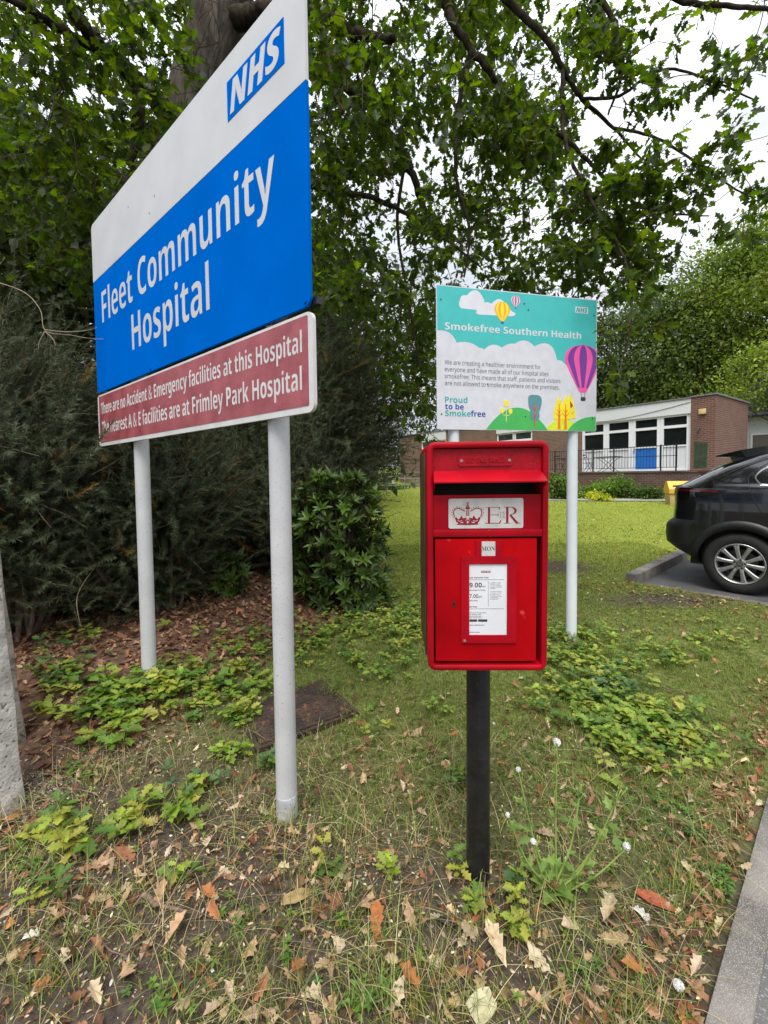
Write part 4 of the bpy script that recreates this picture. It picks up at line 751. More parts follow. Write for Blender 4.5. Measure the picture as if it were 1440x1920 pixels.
def palette(n, cols, jit=.18):
    c = np.array(cols)[rng.integers(0, len(cols), n)]; return c*(1+rng.normal(0, jit, (n, 1)))*(1+rng.normal(0, jit*.3, (n, 3)))
def flat_frames(n, tilt=.35):
    a = rng.uniform(0, 6.283, n); D = np.stack([np.cos(a), np.sin(a), rng.normal(0, tilt*.5, n)], 1); Nn = np.stack([rng.normal(0, tilt, n), rng.normal(0, tilt, n), np.ones(n)], 1); return frames(D, Nn)
# ------------------------------------------------------------------ the oak
TOP = [(.028, .051, .008), (.041, .070, .009), (.060, .091, .011), (.036, .060, .010)]
PIX = lambda p: (lambda q: (CXP+FPX*q[:, 0]/-q[:, 2], CYP-FPX*q[:, 1]/-q[:, 2]))((np.asarray(p)-[0, 0, EYE])@RN)
oak = empty('oak_tree', (-2.72, 5.3, float(gz(-2.72, 5.3))), 0, 'big spreading oak with a rough trunk behind the hospital name board', 'tree')
oo = np.array(oak.location)
def limbpx(L_): return np.array([at(x, y, Y) for x, y, Y in L_])
LIMBS = [([(300, 930, 5.3), (318, 600, 5.3), (345, 330, 5.25), (385, 120, 5.2), (428, -30, 5.2), (455, -260, 5.2), (470, -600, 5.3)], [.42, .34, .32, .30, .285, .27, .21]),
 ([(352, 260, 5.2), (325, 222, 5.0), (265, 160, 4.7), (205, 105, 4.4), (150, 45, 4.1), (90, -60, 3.8)], [.15, .11, .09, .075, .06, .045]),
 ([(262, 165, 4.7), (258, 215, 4.6), (255, 260, 4.6), (245, 310, 4.5)], [.07, .06, .05, .02]),
 ([(205, 105, 4.4), (120, 60, 4.0), (40, 10, 3.7), (-60, -30, 3.4)], [.05, .04, .03, .02]),
 ([(400, 60, 5.2), (480, 20, 5.0), (560, 15, 4.7), (600, 30, 4.5), (660, 60, 4.3), (740, 75, 4.1)], [.13, .11, .085, .07, .05, .035]),
 ([(380, 160, 5.2), (480, 130, 5.2), (575, 125, 5.1), (640, 150, 5.1), (700, 210, 5.0), (760, 300, 5.0), (800, 400, 5)], [.14, .12, .10, .075, .06, .045, .03]),
 ([(450, -200, 5.2), (600, -130, 4.8), (740, -60, 4.5), (829, 0, 4.2), (848, 38, 4.15), (885, 92, 4.1), (940, 170, 4.2), (985, 240, 4.3), (1040, 272, 4.4)], [.2, .16, .12, .09, .075, .06, .045, .03, .02]),
 ([(740, -60, 4.5), (880, -40, 4.1), (1006, 55, 3.9), (1055, 130, 3.9), (1092, 185, 3.9), (1150, 240, 3.9), (1205, 300, 3.85)], [.08, .07, .05, .042, .035, .025, .012]),
 ([(640, 340, 5.3), (580, 345, 5.4), (640, 360, 5.0), (700, 372, 4.8), (760, 400, 4.7), (830, 445, 4.6), (900, 500, 4.5)], [.05, .06, .045, .04, .03, .02, .012]),
 ([(880, -40, 4.1), (1010, -60, 3.7), (1120, -5, 3.5), (1160, 65, 3.5), (1166, 140, 3.5), (1140, 215, 3.55)], [.06, .05, .03, .025, .018, .01]),
 ([(1010, -60, 3.7), (1150, -70, 3.4), (1270, -2, 3.2), (1350, 10, 3.1), (1440, 16, 3.0), (1540, 30, 2.9)], [.05, .04, .028, .022, .018, .01]),
 ([(960, 210, 4.25), (1000, 225, 4.1), (1060, 260, 4.0), (1130, 330, 3.8), (1200, 385, 3.6), (1260, 400, 3.5), (1330, 405, 3.4)], [.03, .028, .024, .02, .015, .012, .006]),
 ([(760, 300, 5.0), (745, 420, 5.0), (765, 560, 4.8), (790, 700, 4.6)], [.03, .025, .018, .01]),
 ([(1055, 130, 3.9), (1060, 260, 3.7), (1110, 380, 3.5), (1165, 470, 3.3), (1185, 560, 3.1), (1175, 660, 3.0)], [.025, .022, .018, .015, .012, .006]),
 ([(885, 92, 4.1), (860, 200, 4.2), (855, 330, 4.2), (880, 430, 4.2), (870, 520, 4.2)], [.035, .03, .025, .02, .01]),
 ([(330, 420, 5.3), (220, 330, 5.8), (120, 280, 6.2), (20, 250, 6.4)], [.12, .08, .05, .03]),
 ([(1092, 185, 3.9), (1160, 180, 3.6), (1240, 130, 3.4), (1330, 150, 3.2), (1420, 190, 3.1)], [.02, .018, .014, .01, .006]),
 ([(1150, 240, 3.9), (1220, 255, 3.6), (1300, 300, 3.4), (1390, 360, 3.3), (1440, 350, 3.2)], [.018, .015, .012, .008, .005])]
anchor = []; tr = Acc()
for i, (pts, rad) in enumerate(LIMBS):
    P = curve(limbpx(pts), 7); r = np.interp(np.linspace(0, 1, len(P)), np.linspace(0, 1, len(rad)), rad)
    r = r*(.52 if i in (6, 7) else .72 if i > 5 else 1)
    if i: P = P + rng.normal(0, .22, P.shape)*r[:, None]*np.minimum(1, np.arange(len(P))/6)[:, None]; anchor.append(P)
    else:
        P[0, 2] = oo[2]-.4; r[:3] *= [1.35, 1.15, 1.05]
    V, Q, T = tube_arr(P, r, 18 if i == 0 else 9)
    if i == 0:
        ph = np.arctan2(V[:, 1]-np.interp(V[:, 2], P[:, 2], P[:, 1]), V[:, 0]-np.interp(V[:, 2], P[:, 2], P[:, 0])); nn = .012*np.sin(ph*9+V[:, 2]*2.1)+.009*np.sin(ph*17-V[:, 2]*3); V[:, 0] += nn*np.cos(ph); V[:, 1] += nn*np.sin(ph)
        npm('trunk', V-oo, Q, T, M['bark'], oak, smooth=True)
    else: npm('limb', V-oo, Q, T, M['limb'], oak, smooth=True)
V, Q, T = tube_arr(curve(limbpx([(598, 30, 4.5), (606, 70, 4.3), (618, 110, 4.25), (628, 150, 4.25), (632, 180, 4.25), (643, 212, 4.2)]), 5)-oo, [.02]*3+list(np.linspace(.045, .018, 23)), 8); npm('dead_branch', V, Q, T, M['dead_wood'], oak, smooth=True)
AN = np.zeros((60000, 3)); NA = 0
for p_ in anchor: AN[NA:NA+len(p_)] = p_; NA += len(p_)
tw = Acc(); lf = Acc()
def spray(c, n, sz, spread, T=OAK, cols=TOP, droop=.35):
    global NA
    c = np.asarray(c); d2 = ((AN[:NA]-c)**2).sum(1); a = AN[np.argmin(d2)].copy(); L_ = math.sqrt(d2.min())
    bx_, by_ = PIX(c[None]); front = c[1] < 3.7 and 790 < bx_[0] < 1140 and 495 < by_[0] < 840
    if front: return
    if L_ > .12:
        m_ = (a+c)/2+rng.normal(0, .08*L_, 3)+np.array([0, 0, .08*L_]); P = curve([a, m_, c], 4); V, Q, T_ = tube_arr(P, np.linspace(.0035+.0035*min(L_, 2), .002, len(P)), 4, False); tw.add(V-oo, Q)
        AN[NA:NA+5] = P[2:7]; NA += 5; ax = c-m_
    else: ax = rdir(1)[0]
    ax = ax/(np.linalg.norm(ax)+1e-9); k = rng.integers(1, 3); subs = []
    for _ in range(3):
        e = c+(ax*.5+rdir(1)[0]*.9)*spread*rng.uniform(.5, 1.1); P = curve([c-ax*spread*.2*rng.random(), (c+e)/2+rng.normal(0, .02, 3), e], 3); V, Q, T_ = tube_arr(P, np.linspace(.0028, .0014, len(P)), 3, False); tw.add(V-oo, Q); subs.append(P)
    S_ = np.concatenate(subs); q = S_[rng.integers(0, len(S_), n)]+rng.normal(0, .02, (n, 3))
    X_, Y_ = PIX(q+np.array([0, 0, -.04])); kp = ~((X_ > 806) & (X_ < 1128) & (Y_ > 505) & (Y_ < 830) & (q[:, 1] < 3.7)) & ~((X_ > 365) & (X_ < 485) & (Y_ < 140) & (q[:, 1] < 5.3)); q = q[kp]; n = len(q)   # twigs cut back round the board and the trunk
    if n == 0: return
    D = rdir(n)+ax*.5+(q-c)/(spread+.01)*.6; D[:, 2] -= droop; Nn = rdir(n)*.8+np.array([0, 0, 1.0])
    scatter(lf, T, q-oo, frames(D, Nn), sz*rng.uniform(.65, 1.15, n), palette(n, cols, .22))
def region(x0, x1, y0, y1, Y0, Y1, N, n, sz, spread=.17, mask=None, T=OAK, cols=TOP):
    k = 0; t = 0
    while k < N and t < N*20:
        t += 1; x, y, Y = rng.uniform(x0, x1), rng.uniform(y0, y1), rng.uniform(Y0, Y1)
        if mask and rng.random() > mask(x, y): continue
        spray(at(x, y, Y), n, sz, spread, T, cols); k += 1
gapn = lambda x, y: (.5+.5*math.sin(x*.021+1.3*math.sin(y*.017)))*(.5+.5*math.sin(y*.027+1.7*math.sin(x*.013+2)))
mk1 = lambda x, y: .35+.65*gapn(x, y)
mk2 = lambda x, y: (.12+.88*gapn(x+60, y+40)**.7)*(1 if x < 1060 else .6)
region(-90, 430, -160, 330, 3.6, 7, 420, 17, .125, .22)
region(60, 420, 250, 520, 5, 8.5, 190, 16, .14, .28)
region(-80, 190, 230, 420, 4.5, 8, 90, 16, .14, .28)
region(560, 900, -160, 240, 3.4, 6.4, 250, 15, .115, .2, mk1)
region(560, 1120, -160, 560, 6.5, 9, 170, 18, .13, .3, mk2)
region(840, 1090, -160, 300, 4.5, 6.5, 110, 15, .11, .2, mk1)
region(575, 1100, 200, 560, 3.8, 7, 370, 16, .112, .2, mk2)
region(860, 1090, -160, 330, 3.3, 5.2, 90, 14, .105, .18, mk2)
region(1060, 1190, -120, 120, 3.1, 4.2, 22, 13, .10, .15)
region(1040, 1225, 330, 560, 3.2, 4.8, 130, 14, .105, .17)
region(720, 815, 540, 770, 4.6, 7, 75, 14, .12, .2)
region(560, 700, 440, 700, 6, 8.5, 60, 14, .14, .3)
for (x, y, Y) in [(790, 760, 4.3), (800, 800, 4.2), (815, 830, 4.1), (770, 735, 4.4), (830, 780, 4.4), (840, 842, 4.0), (745, 700, 4.5), (820, 700, 4.6)]: spray(at(x, y, Y), 12, .095, .13)
for (x, y, Y) in [(1150, 548, 3.2), (1195, 560, 3.1), (1215, 555, 3.05), (1130, 590, 3.2), (1140, 630, 3.1), (1180, 610, 3.0), (1225, 615, 2.95), (1150, 660, 3.0), (1135, 690, 3.15), (1165, 700, 3.0), (1160, 720, 3.0), (1125, 650, 3.2), (1130, 560, 3.3), (1210, 605, 3.0), (1145, 725, 3.1)]: spray(at(x, y, Y), 9, .10, .10)
for (x0, y0, x1, y1, Y, k, n) in [(1180, 10, 1440, 30, 3.1, 8, 6), (1200, 140, 1440, 200, 3.2, 12, 9), (1140, 60, 1210, 260, 3.5, 16, 9), (1180, 270, 1440, 360, 3.3, 20, 10), (1150, 330, 1300, 390, 3.5, 18, 11), (1210, 395, 1330, 420, 3.4, 5, 6), (1290, 150, 1440, 110, 3.1, 8, 8), (1330, 230, 1440, 300, 3.2, 7, 8), (1240, 440, 1270, 445, 3.4, 2, 6), (1360, 390, 1440, 410, 3.2, 5, 8), (1090, 420, 1250, 470, 3.5, 14, 11), (1060, 230, 1190, 330, 3.8, 14, 10), (1260, 60, 1300, 90, 3.2, 2, 7), (1100, 10, 1160, 200, 3.6, 12, 9)]:
    for q in range(int(k*.8)):
        t = rng.random(); spray(at(x0+(x1-x0)*t+rng.normal(0, 16), y0+(y1-y0)*t+rng.normal(0, 18), Y+rng.normal(0, .15)), int(n*1.5), .10, .10)
# the crown goes on above the frame
region(-300, 1500, -1400, -160, 4.2, 8.5, 330, 14, .16, .34, None, OAKJ)
lf.build('crown', M['leaf'], oak); tw.build('twigs', M['twig'], oak)
# ------------------------------------------------------------------ trees farther off
def tree(name, px, Y, top, label, cat='tree', rx=None, cols=TOP, n=5000, leaf=.22, clumps=60, group='trees behind the hospital', seed=0, trunk_r=.22, low=.25, gap=1.0):
    b = at(px, 880, Y); zb = float(gz(b[0], b[1])); zt = at(px, top, Y)[2]; Hh = zt-zb; o = empty(name, (b[0], b[1], zb), 0, label, cat, group); rx = rx or Hh*.32
    P = curve([(0, 0, -.3), (rng.normal(0, .15), rng.normal(0, .15), Hh*.35), (rng.normal(0, .4), rng.normal(0, .4), Hh*.65), (rng.normal(0, .5), 0, Hh*.93)], 5); V, Q, T = tube_arr(P, np.linspace(trunk_r, .03, len(P)), 9); npm('trunk', V, Q, T, M['bark'], o, smooth=True)
    A = Acc(); B = Acc(); cen = []
    for k in range(clumps):
        h = low+(1-low)*rng.random()**.85; rad = rx*(1.0 if h < .6 else math.sqrt(max(.05, 1-((h-.6)/.42)**2)))*(.55+.45*min(1, (h-low)/.15+.2)); a = rng.uniform(0, 6.283); rr = rad*math.sqrt(rng.uniform(.08, 1)); c = np.array([rr*math.cos(a), rr*math.sin(a), Hh*h*.97]); cen.append(c)
        s = P[np.argmin(np.abs(P[:, 2]-c[2]*.72))]; V, Q, T = tube_arr(curve([s, (s+c)/2+np.array([0, 0, -.03*Hh*rng.random()]), c], 3), np.linspace(.035*Hh/10+.02, .012, 7), 4, False); B.add(V, Q)
    B.build('branches', M['bark'], o); cs = Hh*.075*gap
    for c in cen:
        m_ = n//clumps; q = c+rng.normal(0, 1, (m_, 3))*np.array([cs*1.5, cs*1.5, cs*.62]); D = rdir(m_)+np.array([0, 0, -.35]); Nn = rdir(m_)*.7+np.array([0, 0, 1]); scatter(A, PLAIN if leaf > .3 else SIMPLE, q, frames(D, Nn), leaf*rng.uniform(.6, 1.3, m_), palette(m_, [np.array(cols[rng.integers(len(cols))])*rng.uniform(.8, 1.25)], .2))
    A.build('crown', M['far_leaf'], o); return o
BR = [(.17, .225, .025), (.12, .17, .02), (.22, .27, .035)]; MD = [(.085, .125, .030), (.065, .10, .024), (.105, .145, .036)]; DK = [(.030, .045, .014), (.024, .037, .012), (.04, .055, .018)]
tree('broadleaf_tree', 1470, 33, 415, 'tall bright green tree at the right edge behind the annex', cols=BR, n=46000, leaf=.30, clumps=170, rx=8, trunk_r=.4, low=.2, gap=.62)
tree('broadleaf_tree', 1345, 36, 485, 'pale green tree with sky showing through, left of the tall bright one', cols=MD, n=13000, leaf=.28, clumps=90, rx=5.5, trunk_r=.3, low=.15, gap=.9)
tree('broadleaf_tree', 1250, 38, 560, 'mid green tree with dark stems above the flat roof', cols=MD, n=24000, leaf=.28, clumps=110, rx=5.5, trunk_r=.3, low=.1)
tree('broadleaf_tree', 1150, 42, 575, 'dark tree behind the roof beside the turquoise board', cols=DK+MD[:1], n=18000, leaf=.32, clumps=80, rx=6, low=.1)
tree('broadleaf_tree', 1310, 45, 640, 'dark green tree deep behind the roof between paler trees', cols=DK+MD, n=20000, leaf=.32, clumps=90, rx=8, low=.05)
tree('broadleaf_tree', 1475, 21, 640, 'small yellow green tree with spreading branches by the slate roof', cols=BR, n=11000, leaf=.17, clumps=80, rx=3.0, low=.55, trunk_r=.14, gap=.75)
tree('broadleaf_tree', 1010, 46, 600, 'dark tree far behind the building hidden mostly by the turquoise board', cols=DK, n=9000, leaf=.5, clumps=60, rx=8, low=.1)
tree('broadleaf_tree', 860, 50, 560, 'dark tree behind the left end of the building', cols=DK, n=9000, leaf=.5, clumps=60, rx=9, low=.1)
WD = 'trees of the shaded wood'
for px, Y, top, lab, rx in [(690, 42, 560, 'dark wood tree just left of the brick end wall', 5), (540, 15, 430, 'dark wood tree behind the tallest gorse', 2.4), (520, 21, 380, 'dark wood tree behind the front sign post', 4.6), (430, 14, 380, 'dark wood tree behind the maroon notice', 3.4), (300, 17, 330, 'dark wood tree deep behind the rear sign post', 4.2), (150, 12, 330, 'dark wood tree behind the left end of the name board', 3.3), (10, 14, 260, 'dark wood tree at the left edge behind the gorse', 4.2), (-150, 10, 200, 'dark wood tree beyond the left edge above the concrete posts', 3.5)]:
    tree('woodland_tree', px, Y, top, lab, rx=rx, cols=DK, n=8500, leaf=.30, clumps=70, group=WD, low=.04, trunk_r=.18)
# low dark undergrowth closes the foot of the wood
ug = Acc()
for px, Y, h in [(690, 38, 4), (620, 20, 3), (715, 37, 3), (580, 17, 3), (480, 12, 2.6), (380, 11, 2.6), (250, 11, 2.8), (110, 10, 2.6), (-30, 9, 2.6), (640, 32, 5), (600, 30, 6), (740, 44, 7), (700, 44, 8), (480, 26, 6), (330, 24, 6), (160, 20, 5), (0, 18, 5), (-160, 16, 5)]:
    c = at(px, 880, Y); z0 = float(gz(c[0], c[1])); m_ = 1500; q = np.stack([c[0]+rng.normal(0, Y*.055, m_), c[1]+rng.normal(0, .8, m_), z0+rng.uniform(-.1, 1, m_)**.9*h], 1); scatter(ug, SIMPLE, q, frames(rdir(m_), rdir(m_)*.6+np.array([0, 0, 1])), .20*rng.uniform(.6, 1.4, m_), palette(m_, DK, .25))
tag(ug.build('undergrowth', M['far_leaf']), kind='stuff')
# ------------------------------------------------------------------ gorse
GC = [(.062, .078, .038), (.050, .065, .032), (.082, .098, .046), (.056, .074, .046)]
def shoot(L_, n):                      # one spiny shoot: a stem with needles, unit built along +y
    P = [np.zeros(3)]; d = np.array([0, 1.0, 0])
    for i in range(7): d = d+rng.normal(0, .10, 3); d /= np.linalg.norm(d); P.append(P[-1]+d*L_/7)
    P = np.array(P); V, Q, _ = tube_arr(P, np.linspace(.0028, .001, 8), 3, False); Vs = [V]; Qs = [Q]; c = [np.tile([[.10, .085, .05]], (len(V), 1))]; k = len(V)
    for i in range(n):
        t = rng.uniform(.08, 1)*6.99; j = int(t); b = P[j]+(P[j+1]-P[j])*(t-j); ax = (P[j+1]-P[j])/np.linalg.norm(P[j+1]-P[j]); s = rdir(1)[0]; s -= ax*(s@ax); s /= np.linalg.norm(s); d = s*.85+ax*.55; ln = rng.uniform(.014, .032); sd = np.cross(d, ax); sd /= np.linalg.norm(sd)
        m = b+d*ln*.5; w_ = .0019
        Vs.append(np.array([b-sd*w_, b+sd*w_, b+d*ln+sd*.0003, b+d*ln-sd*.0003])); Qs.append(np.array([[k, k+1, k+2, k+3]])); k += 4; c.append(np.tile(np.array(GC[rng.integers(4)])[None]*rng.uniform(.8, 1.3), (4, 1)))
    return np.concatenate(Vs), np.concatenate(Qs), np.concatenate(c)
SH = [shoot(L_, n) for L_, n in ((.24, 95), (.30, 110), (.20, 80), (.34, 120), (.26, 100))]
M['pale_twig'] = mat('pale_twig', (.20, .15, .095), .85, .35, 20)
def gorse(base, rx, ry, h, N, label, lean=(0, 0), seedtint=1.0, low=0.0, bare=26):
    z0 = float(gz(*base)); o = empty('gorse_bush', (base[0], base[1], z0), 0, label, 'bush', 'gorse bushes behind the signs'); st = Acc(); stems = []
    for i in range(46):
        a = rng.uniform(0, 6.283); r = math.sqrt(rng.random()); b = np.array([rx*.35*r*math.cos(a), ry*.35*r*math.sin(a), -.05]); e = np.array([rx*.95*r*math.cos(a)+lean[0]*h, ry*.95*r*math.sin(a)+lean[1]*h, h*(1-.45*r*r)*rng.uniform(.65, 1)]); m_ = (b+e)/2+np.array([rng.normal(0, .12), rng.normal(0, .12), h*.08]); P = curve([b, m_, e], 6); stems.append(P); V, Q, T = tube_arr(P, np.linspace(.016, .004, len(P)), 5, False); st.add(V, Q)
    S_ = np.concatenate([p[3:] for p in stems]); fo = Acc(); idx = rng.integers(0, len(S_), N); b = S_[idx]+rng.normal(0, 1, (N, 3))*np.array([.12*rx, .12*ry, .07*h]); b[:, 2] = np.maximum(b[:, 2], low+.02)
    D = b/np.array([rx, ry, h])*np.array([1, 1, .4]); D = D/(np.linalg.norm(D, axis=1)[:, None]+.01)+rdir(N)*.8+np.array([0, 0, .35]); Rr = frames(D, rdir(N)); ti = rng.integers(0, len(SH), N)
    for k, (V, Q, C) in enumerate(SH):
        s = ti == k; n = int(s.sum()); W = np.einsum('nij,kj->nki', Rr[s], V)*rng.uniform(.8, 1.35, (n, 1, 1))*np.where(rng.random((n, 1, 1)) < .12, 1.5, 1)+b[s][:, None]; tint = rng.uniform(.75, 1.3, (n, 1, 1))*np.where(rng.random((n, 1, 1)) < .05, np.array([2.2, 1.2, .7]), np.ones(3))*seedtint
        fo.add(W.reshape(-1, 3), (Q[None]+(np.arange(n)*len(V))[:, None, None]).reshape(-1, 4), None, (C[None]*tint).reshape(-1, 3))
    bt = Acc()
    for i in range(bare):               # bare arching twigs
        p = S_[rng.integers(len(S_))]; d = rdir(1)[0]+np.array([0, -.5, .1]); e = p+d/np.linalg.norm(d)*rng.uniform(.25, .7); P = curve([p, (p+e)/2+rng.normal(0, .05, 3), e+np.array([0, 0, -.06])], 5); V, Q, T = tube_arr(P, np.linspace(.0038, .0014, len(P)), 4, False); bt.add(V, Q)
    bt.build('bare_twigs', M['pale_twig'], o)
    st.build('stems', M['dead_wood'], o); fo.build('foliage', M['spine'], o); return o
gorse((-2.9, 3.2), .8, .6, 2.55, 4600, 'tall grey green gorse bush at the left edge behind the dark concrete post', seedtint=1.1)
gorse((-2.1, 3.8), .7, .5, 2.0, 4200, 'gorse bush directly behind the left end of the hospital board')
gorse((-1.6, 5.35), 1.0, .6, 1.75, 4600, 'dark gorse bush between the two posts of the hospital sign')
gorse((-.9, 5.3), .7, .55, 1.7, 3800, 'gorse bush behind the front post of the hospital sign')
gorse((-1.1, 5.75), .65, .55, 3.5, 4300, 'tallest gorse bush rising between the hospital board and the turquoise board', seedtint=1.5, lean=(.17, 0))
gorse((-2.5, 5.3), 1.1, .7, 2.6, 2000, 'shadowed gorse bush at the back of the thicket')
gorse((-3.7, 4.0), 1.1, .8, 3.0, 2000, 'gorse bush at the far left outside the signs')
# a few bare grey twigs reach in front of the board
tb = Acc()
bp_ = np.array(at(60, 560, 2.9)); 
for pts in ([(-40, 520, 2.9), (40, 545, 2.9), (75, 580, 2.9), (85, 620, 2.88), (130, 628, 2.86), (165, 634, 2.85), (200, 636, 2.84)], [(85, 618, 2.88), (120, 622, 2.86), (160, 620, 2.85), (182, 614, 2.84)], [(84, 622, 2.88), (74, 640, 2.86), (72, 656, 2.86)], [(85, 622, 2.88), (98, 634, 2.86), (105, 648, 2.85)]):
    P = curve([at(*p) for p in pts], 5); V, Q, T = tube_arr(P-bp_, np.linspace(.0032, .0013, len(P)), 5); tb.add(V, Q, T)
e = npm('bare_branch', np.concatenate(tb.V), np.concatenate(tb.Q), np.concatenate(tb.T), mat('bare_twig', (.30, .23, .16), .8, .2, 20), None); e.location = bp_; tag(e, 'bare pale twig forking in front of the left edge of the blue board', 'branch')
# ------------------------------------------------------------------ broad leaved evergreens
LC = [(.050, .092, .013), (.040, .075, .012), (.068, .115, .016), (.032, .06, .011)]
def evergreen(base, rx, ry, h, N, sz, label, name='laurel_bush', cols=LC):
    z0 = float(gz(*base)); o = empty(name, (base[0], base[1], z0), 0, label, 'bush', 'broad leaved evergreens at the foot of the gorse'); st = Acc(); A = Acc()
    for i in range(N):
        a = rng.uniform(0, 6.283); u = rng.random(); r = math.sqrt(rng.uniform(.1, 1)); zc = h*u; wd = math.sqrt(max(.08, 1-(u*1.0-.35)**2*1.6)); c = np.array([rx*wd*r*math.cos(a), ry*wd*r*math.sin(a), zc]); d = np.array([c[0]/rx, c[1]/ry, .45+u*.5])+rdir(1)[0]*.4; d /= np.linalg.norm(d)
        P = curve([(c[0]*.25, c[1]*.25, zc*.45), c*.7+np.array([0, 0, .1*h*0]), c], 3); V, Q, T = tube_arr(P, np.linspace(.006, .003, len(P)), 4, False); st.add(V, Q)
        m_ = rng.integers(7, 12); an_ = np.arange(m_)*2.4+rng.random()*6; u1 = np.cross(d, [0.3, .2, 1]); u1 /= np.linalg.norm(u1); u2 = np.cross(d, u1); el = rng.uniform(.35, 1.15, m_); D = (np.cos(an_)[:, None]*u1+np.sin(an_)[:, None]*u2)*np.cos(el)[:, None]+d*np.sin(el)[:, None]
        new = rng.random() < .12; scatter(A, BLADE_L, c+d*rng.uniform(-.02, .02, (m_, 1)), frames(D, np.tile(d, (m_, 1))+rng.normal(0, .15, (m_, 3))), sz*rng.uniform(.7, 1.2, m_), palette(m_, [np.array(cols[rng.integers(len(cols))])*(1.7 if new else 1)], .12))
    st.build('stems', M['twig'], o); A.build('foliage', M['glossy_leaf'], o)
evergreen((-.46, 4.35), .50, .38, 1.34, 400, .11, 'large dark glossy laurel bush left of the lawn')
g = ground_at(430, 1112); evergreen((g[0], g[1]), .22, .18, .40, 34, .10, 'small glossy evergreen between the posts under the gorse')
g = ground_at(310, 1140); evergreen((g[0], g[1]), .19, .15, .22, 20, .10, 'low glossy evergreen right beside the rear sign post')
g = ground_at(232, 1150); evergreen((g[0], g[1]-.05), .12, .1, .36, 12, .085, 'few glossy leaves in the gorse left of the rear sign post')
# shrubs by the retaining wall
def shrub(px0, px1, top, base, Y, label, cols, n=2600, leaf=.11, name='shrub'):
    c = at((px0+px1)/2, base, Y); c1 = at(px1, base, Y); rx = abs(c1[0]-c[0]); zb = float(gz(c[0], c[1])); h = at(px0, top, Y)[2]-zb; o = empty(name, (c[0], c[1], zb), 0, label, 'shrub', 'shrubs below the terrace wall'); A = Acc(); B = Acc()
    for k in range(26):
        a = rng.uniform(0, 6.283); r = math.sqrt(rng.random()); u = rng.uniform(.15, 1); cc = np.array([rx*r*math.cos(a)*(1-.35*u*u), .5*r*math.sin(a), h*u*(1-.25*r)]); V, Q, T = tube_arr(curve([(cc[0]*.3, cc[1]*.3, 0), cc*.7, cc], 3), np.linspace(.015, .006, 7), 4, False); B.add(V, Q); m_ = n//26; q = cc+rng.normal(0, 1, (m_, 3))*np.array([.16*rx+.08, .14, .13*h]); q[:, 2] = np.maximum(q[:, 2], .02)
        scatter(A, PLAIN, q, frames(rdir(m_)+np.array([0, -.2, .3]), rdir(m_)*.7+np.array([0, 0, 1])), leaf*rng.uniform(.6, 1.3, m_), palette(m_, [np.array(cols[rng.integers(len(cols))])*rng.uniform(.75, 1.25)], .18))
    B.build('stems', M['twig'], o); A.build('foliage', M['plant'], o)
SG = [(.10, .17, .022), (.075, .135, .02), (.13, .20, .03)]
shrub(1025, 1072, 893, 938, 17.0, 'leafy green shrub between the post box and the right sign post', SG)
shrub(1088, 1165, 906, 938, 17.0, 'broad green shrub below the terrace right of the white post', SG)
shrub(1135, 1190, 895, 938, 17.3, 'taller bright shrub in the middle of the terrace wall', SG)
shrub(1185, 1240, 915, 938, 16.6, 'low dark green shrub nearest the grit bin', [(.06, .10, .02), (.08, .13, .022)])
shrub(1108, 1133, 921, 940, 16.2, 'small yellow flowered shrub at the front of the bed', [(.55, .50, .02), (.30, .35, .03)], 900, .09)
shrub(690, 775, 908, 925, 25, 'low pale green shrub at the foot of the far brick wall', SG, 1500, .14)
# ------------------------------------------------------------------ grass, litter and weeds
def keep(X, Y): return (sd_bay(X, Y) < -.15) & (sd_pave(X, Y) < -.02)
COVER = ground_at(552, 1335)
def offcover(X, Y):
    c, s = math.cos(R_(34)), math.sin(R_(34)); u = (X-COVER[0])*c+(Y-COVER[1])*s; v = -(X-COVER[0])*s+(Y-COVER[1])*c
    return (np.abs(u)+.03*np.sin(v*31) > .21) | (np.abs(v)+.03*np.sin(u*27) > .165)
def blades(A, X, Y, Ln, W, cols, lean=.5, jit=.2, seg=3):
    n = len(X); 
    if n == 0: return
    a = rng.uniform(0, 6.283, n); d = np.stack([np.cos(a), np.sin(a)], 1); le = np.abs(rng.normal(lean, lean*.5, n)); t = np.linspace(0, 1, seg+1); Z = gz(X, Y)
    sx, sy = -d[:, 1], d[:, 0]; V = np.zeros((n, (seg+1)*2, 3))
    for i, q in enumerate(t):
        h = Ln*(q-.35*np.minimum(le, 1.6)*q*q); o = Ln*le*q*q*.8; w_ = W*(1-q)**.7*.5+.0002
        for j, s in ((0, -1), (1, 1)): V[:, i*2+j, 0] = X+d[:, 0]*o+s*sx*w_; V[:, i*2+j, 1] = Y+d[:, 1]*o+s*sy*w_; V[:, i*2+j, 2] = Z-.004+h
    Q = np.array([[i*2, i*2+1, i*2+3, i*2+2] for i in range(seg)]); A.add(V.reshape(-1, 3), (Q[None]+(np.arange(n)*(seg+1)*2)[:, None, None]).reshape(-1, 4), None, np.repeat(palette(n, cols, jit), (seg+1)*2, axis=0))
def sampleXY(N, x0, x1, y0, y1, dens):
    X = rng.uniform(x0, x1, N); Y = rng.uniform(y0, y1, N); k = (rng.random(N) < dens(X, Y)) & keep(X, Y) & offcover(X, Y); return X[k], Y[k]
GG = [(.125, .185, .030), (.165, .21, .036), (.095, .155, .025), (.21, .215, .06), (.18, .235, .04)]; GD = [(.44, .34, .18), (.36, .28, .14), (.26, .24, .10), (.50, .42, .25)]; GLW = [(.19, .225, .032), (.24, .265, .04), (.14, .185, .025), (.28, .27, .08), (.11, .16, .024)]
def clump(X, Y): return np.clip(.5+.5*np.sin(X*9+2*np.sin(Y*5))*np.sin(Y*11+1.5*np.sin(X*7)), 0, 1)
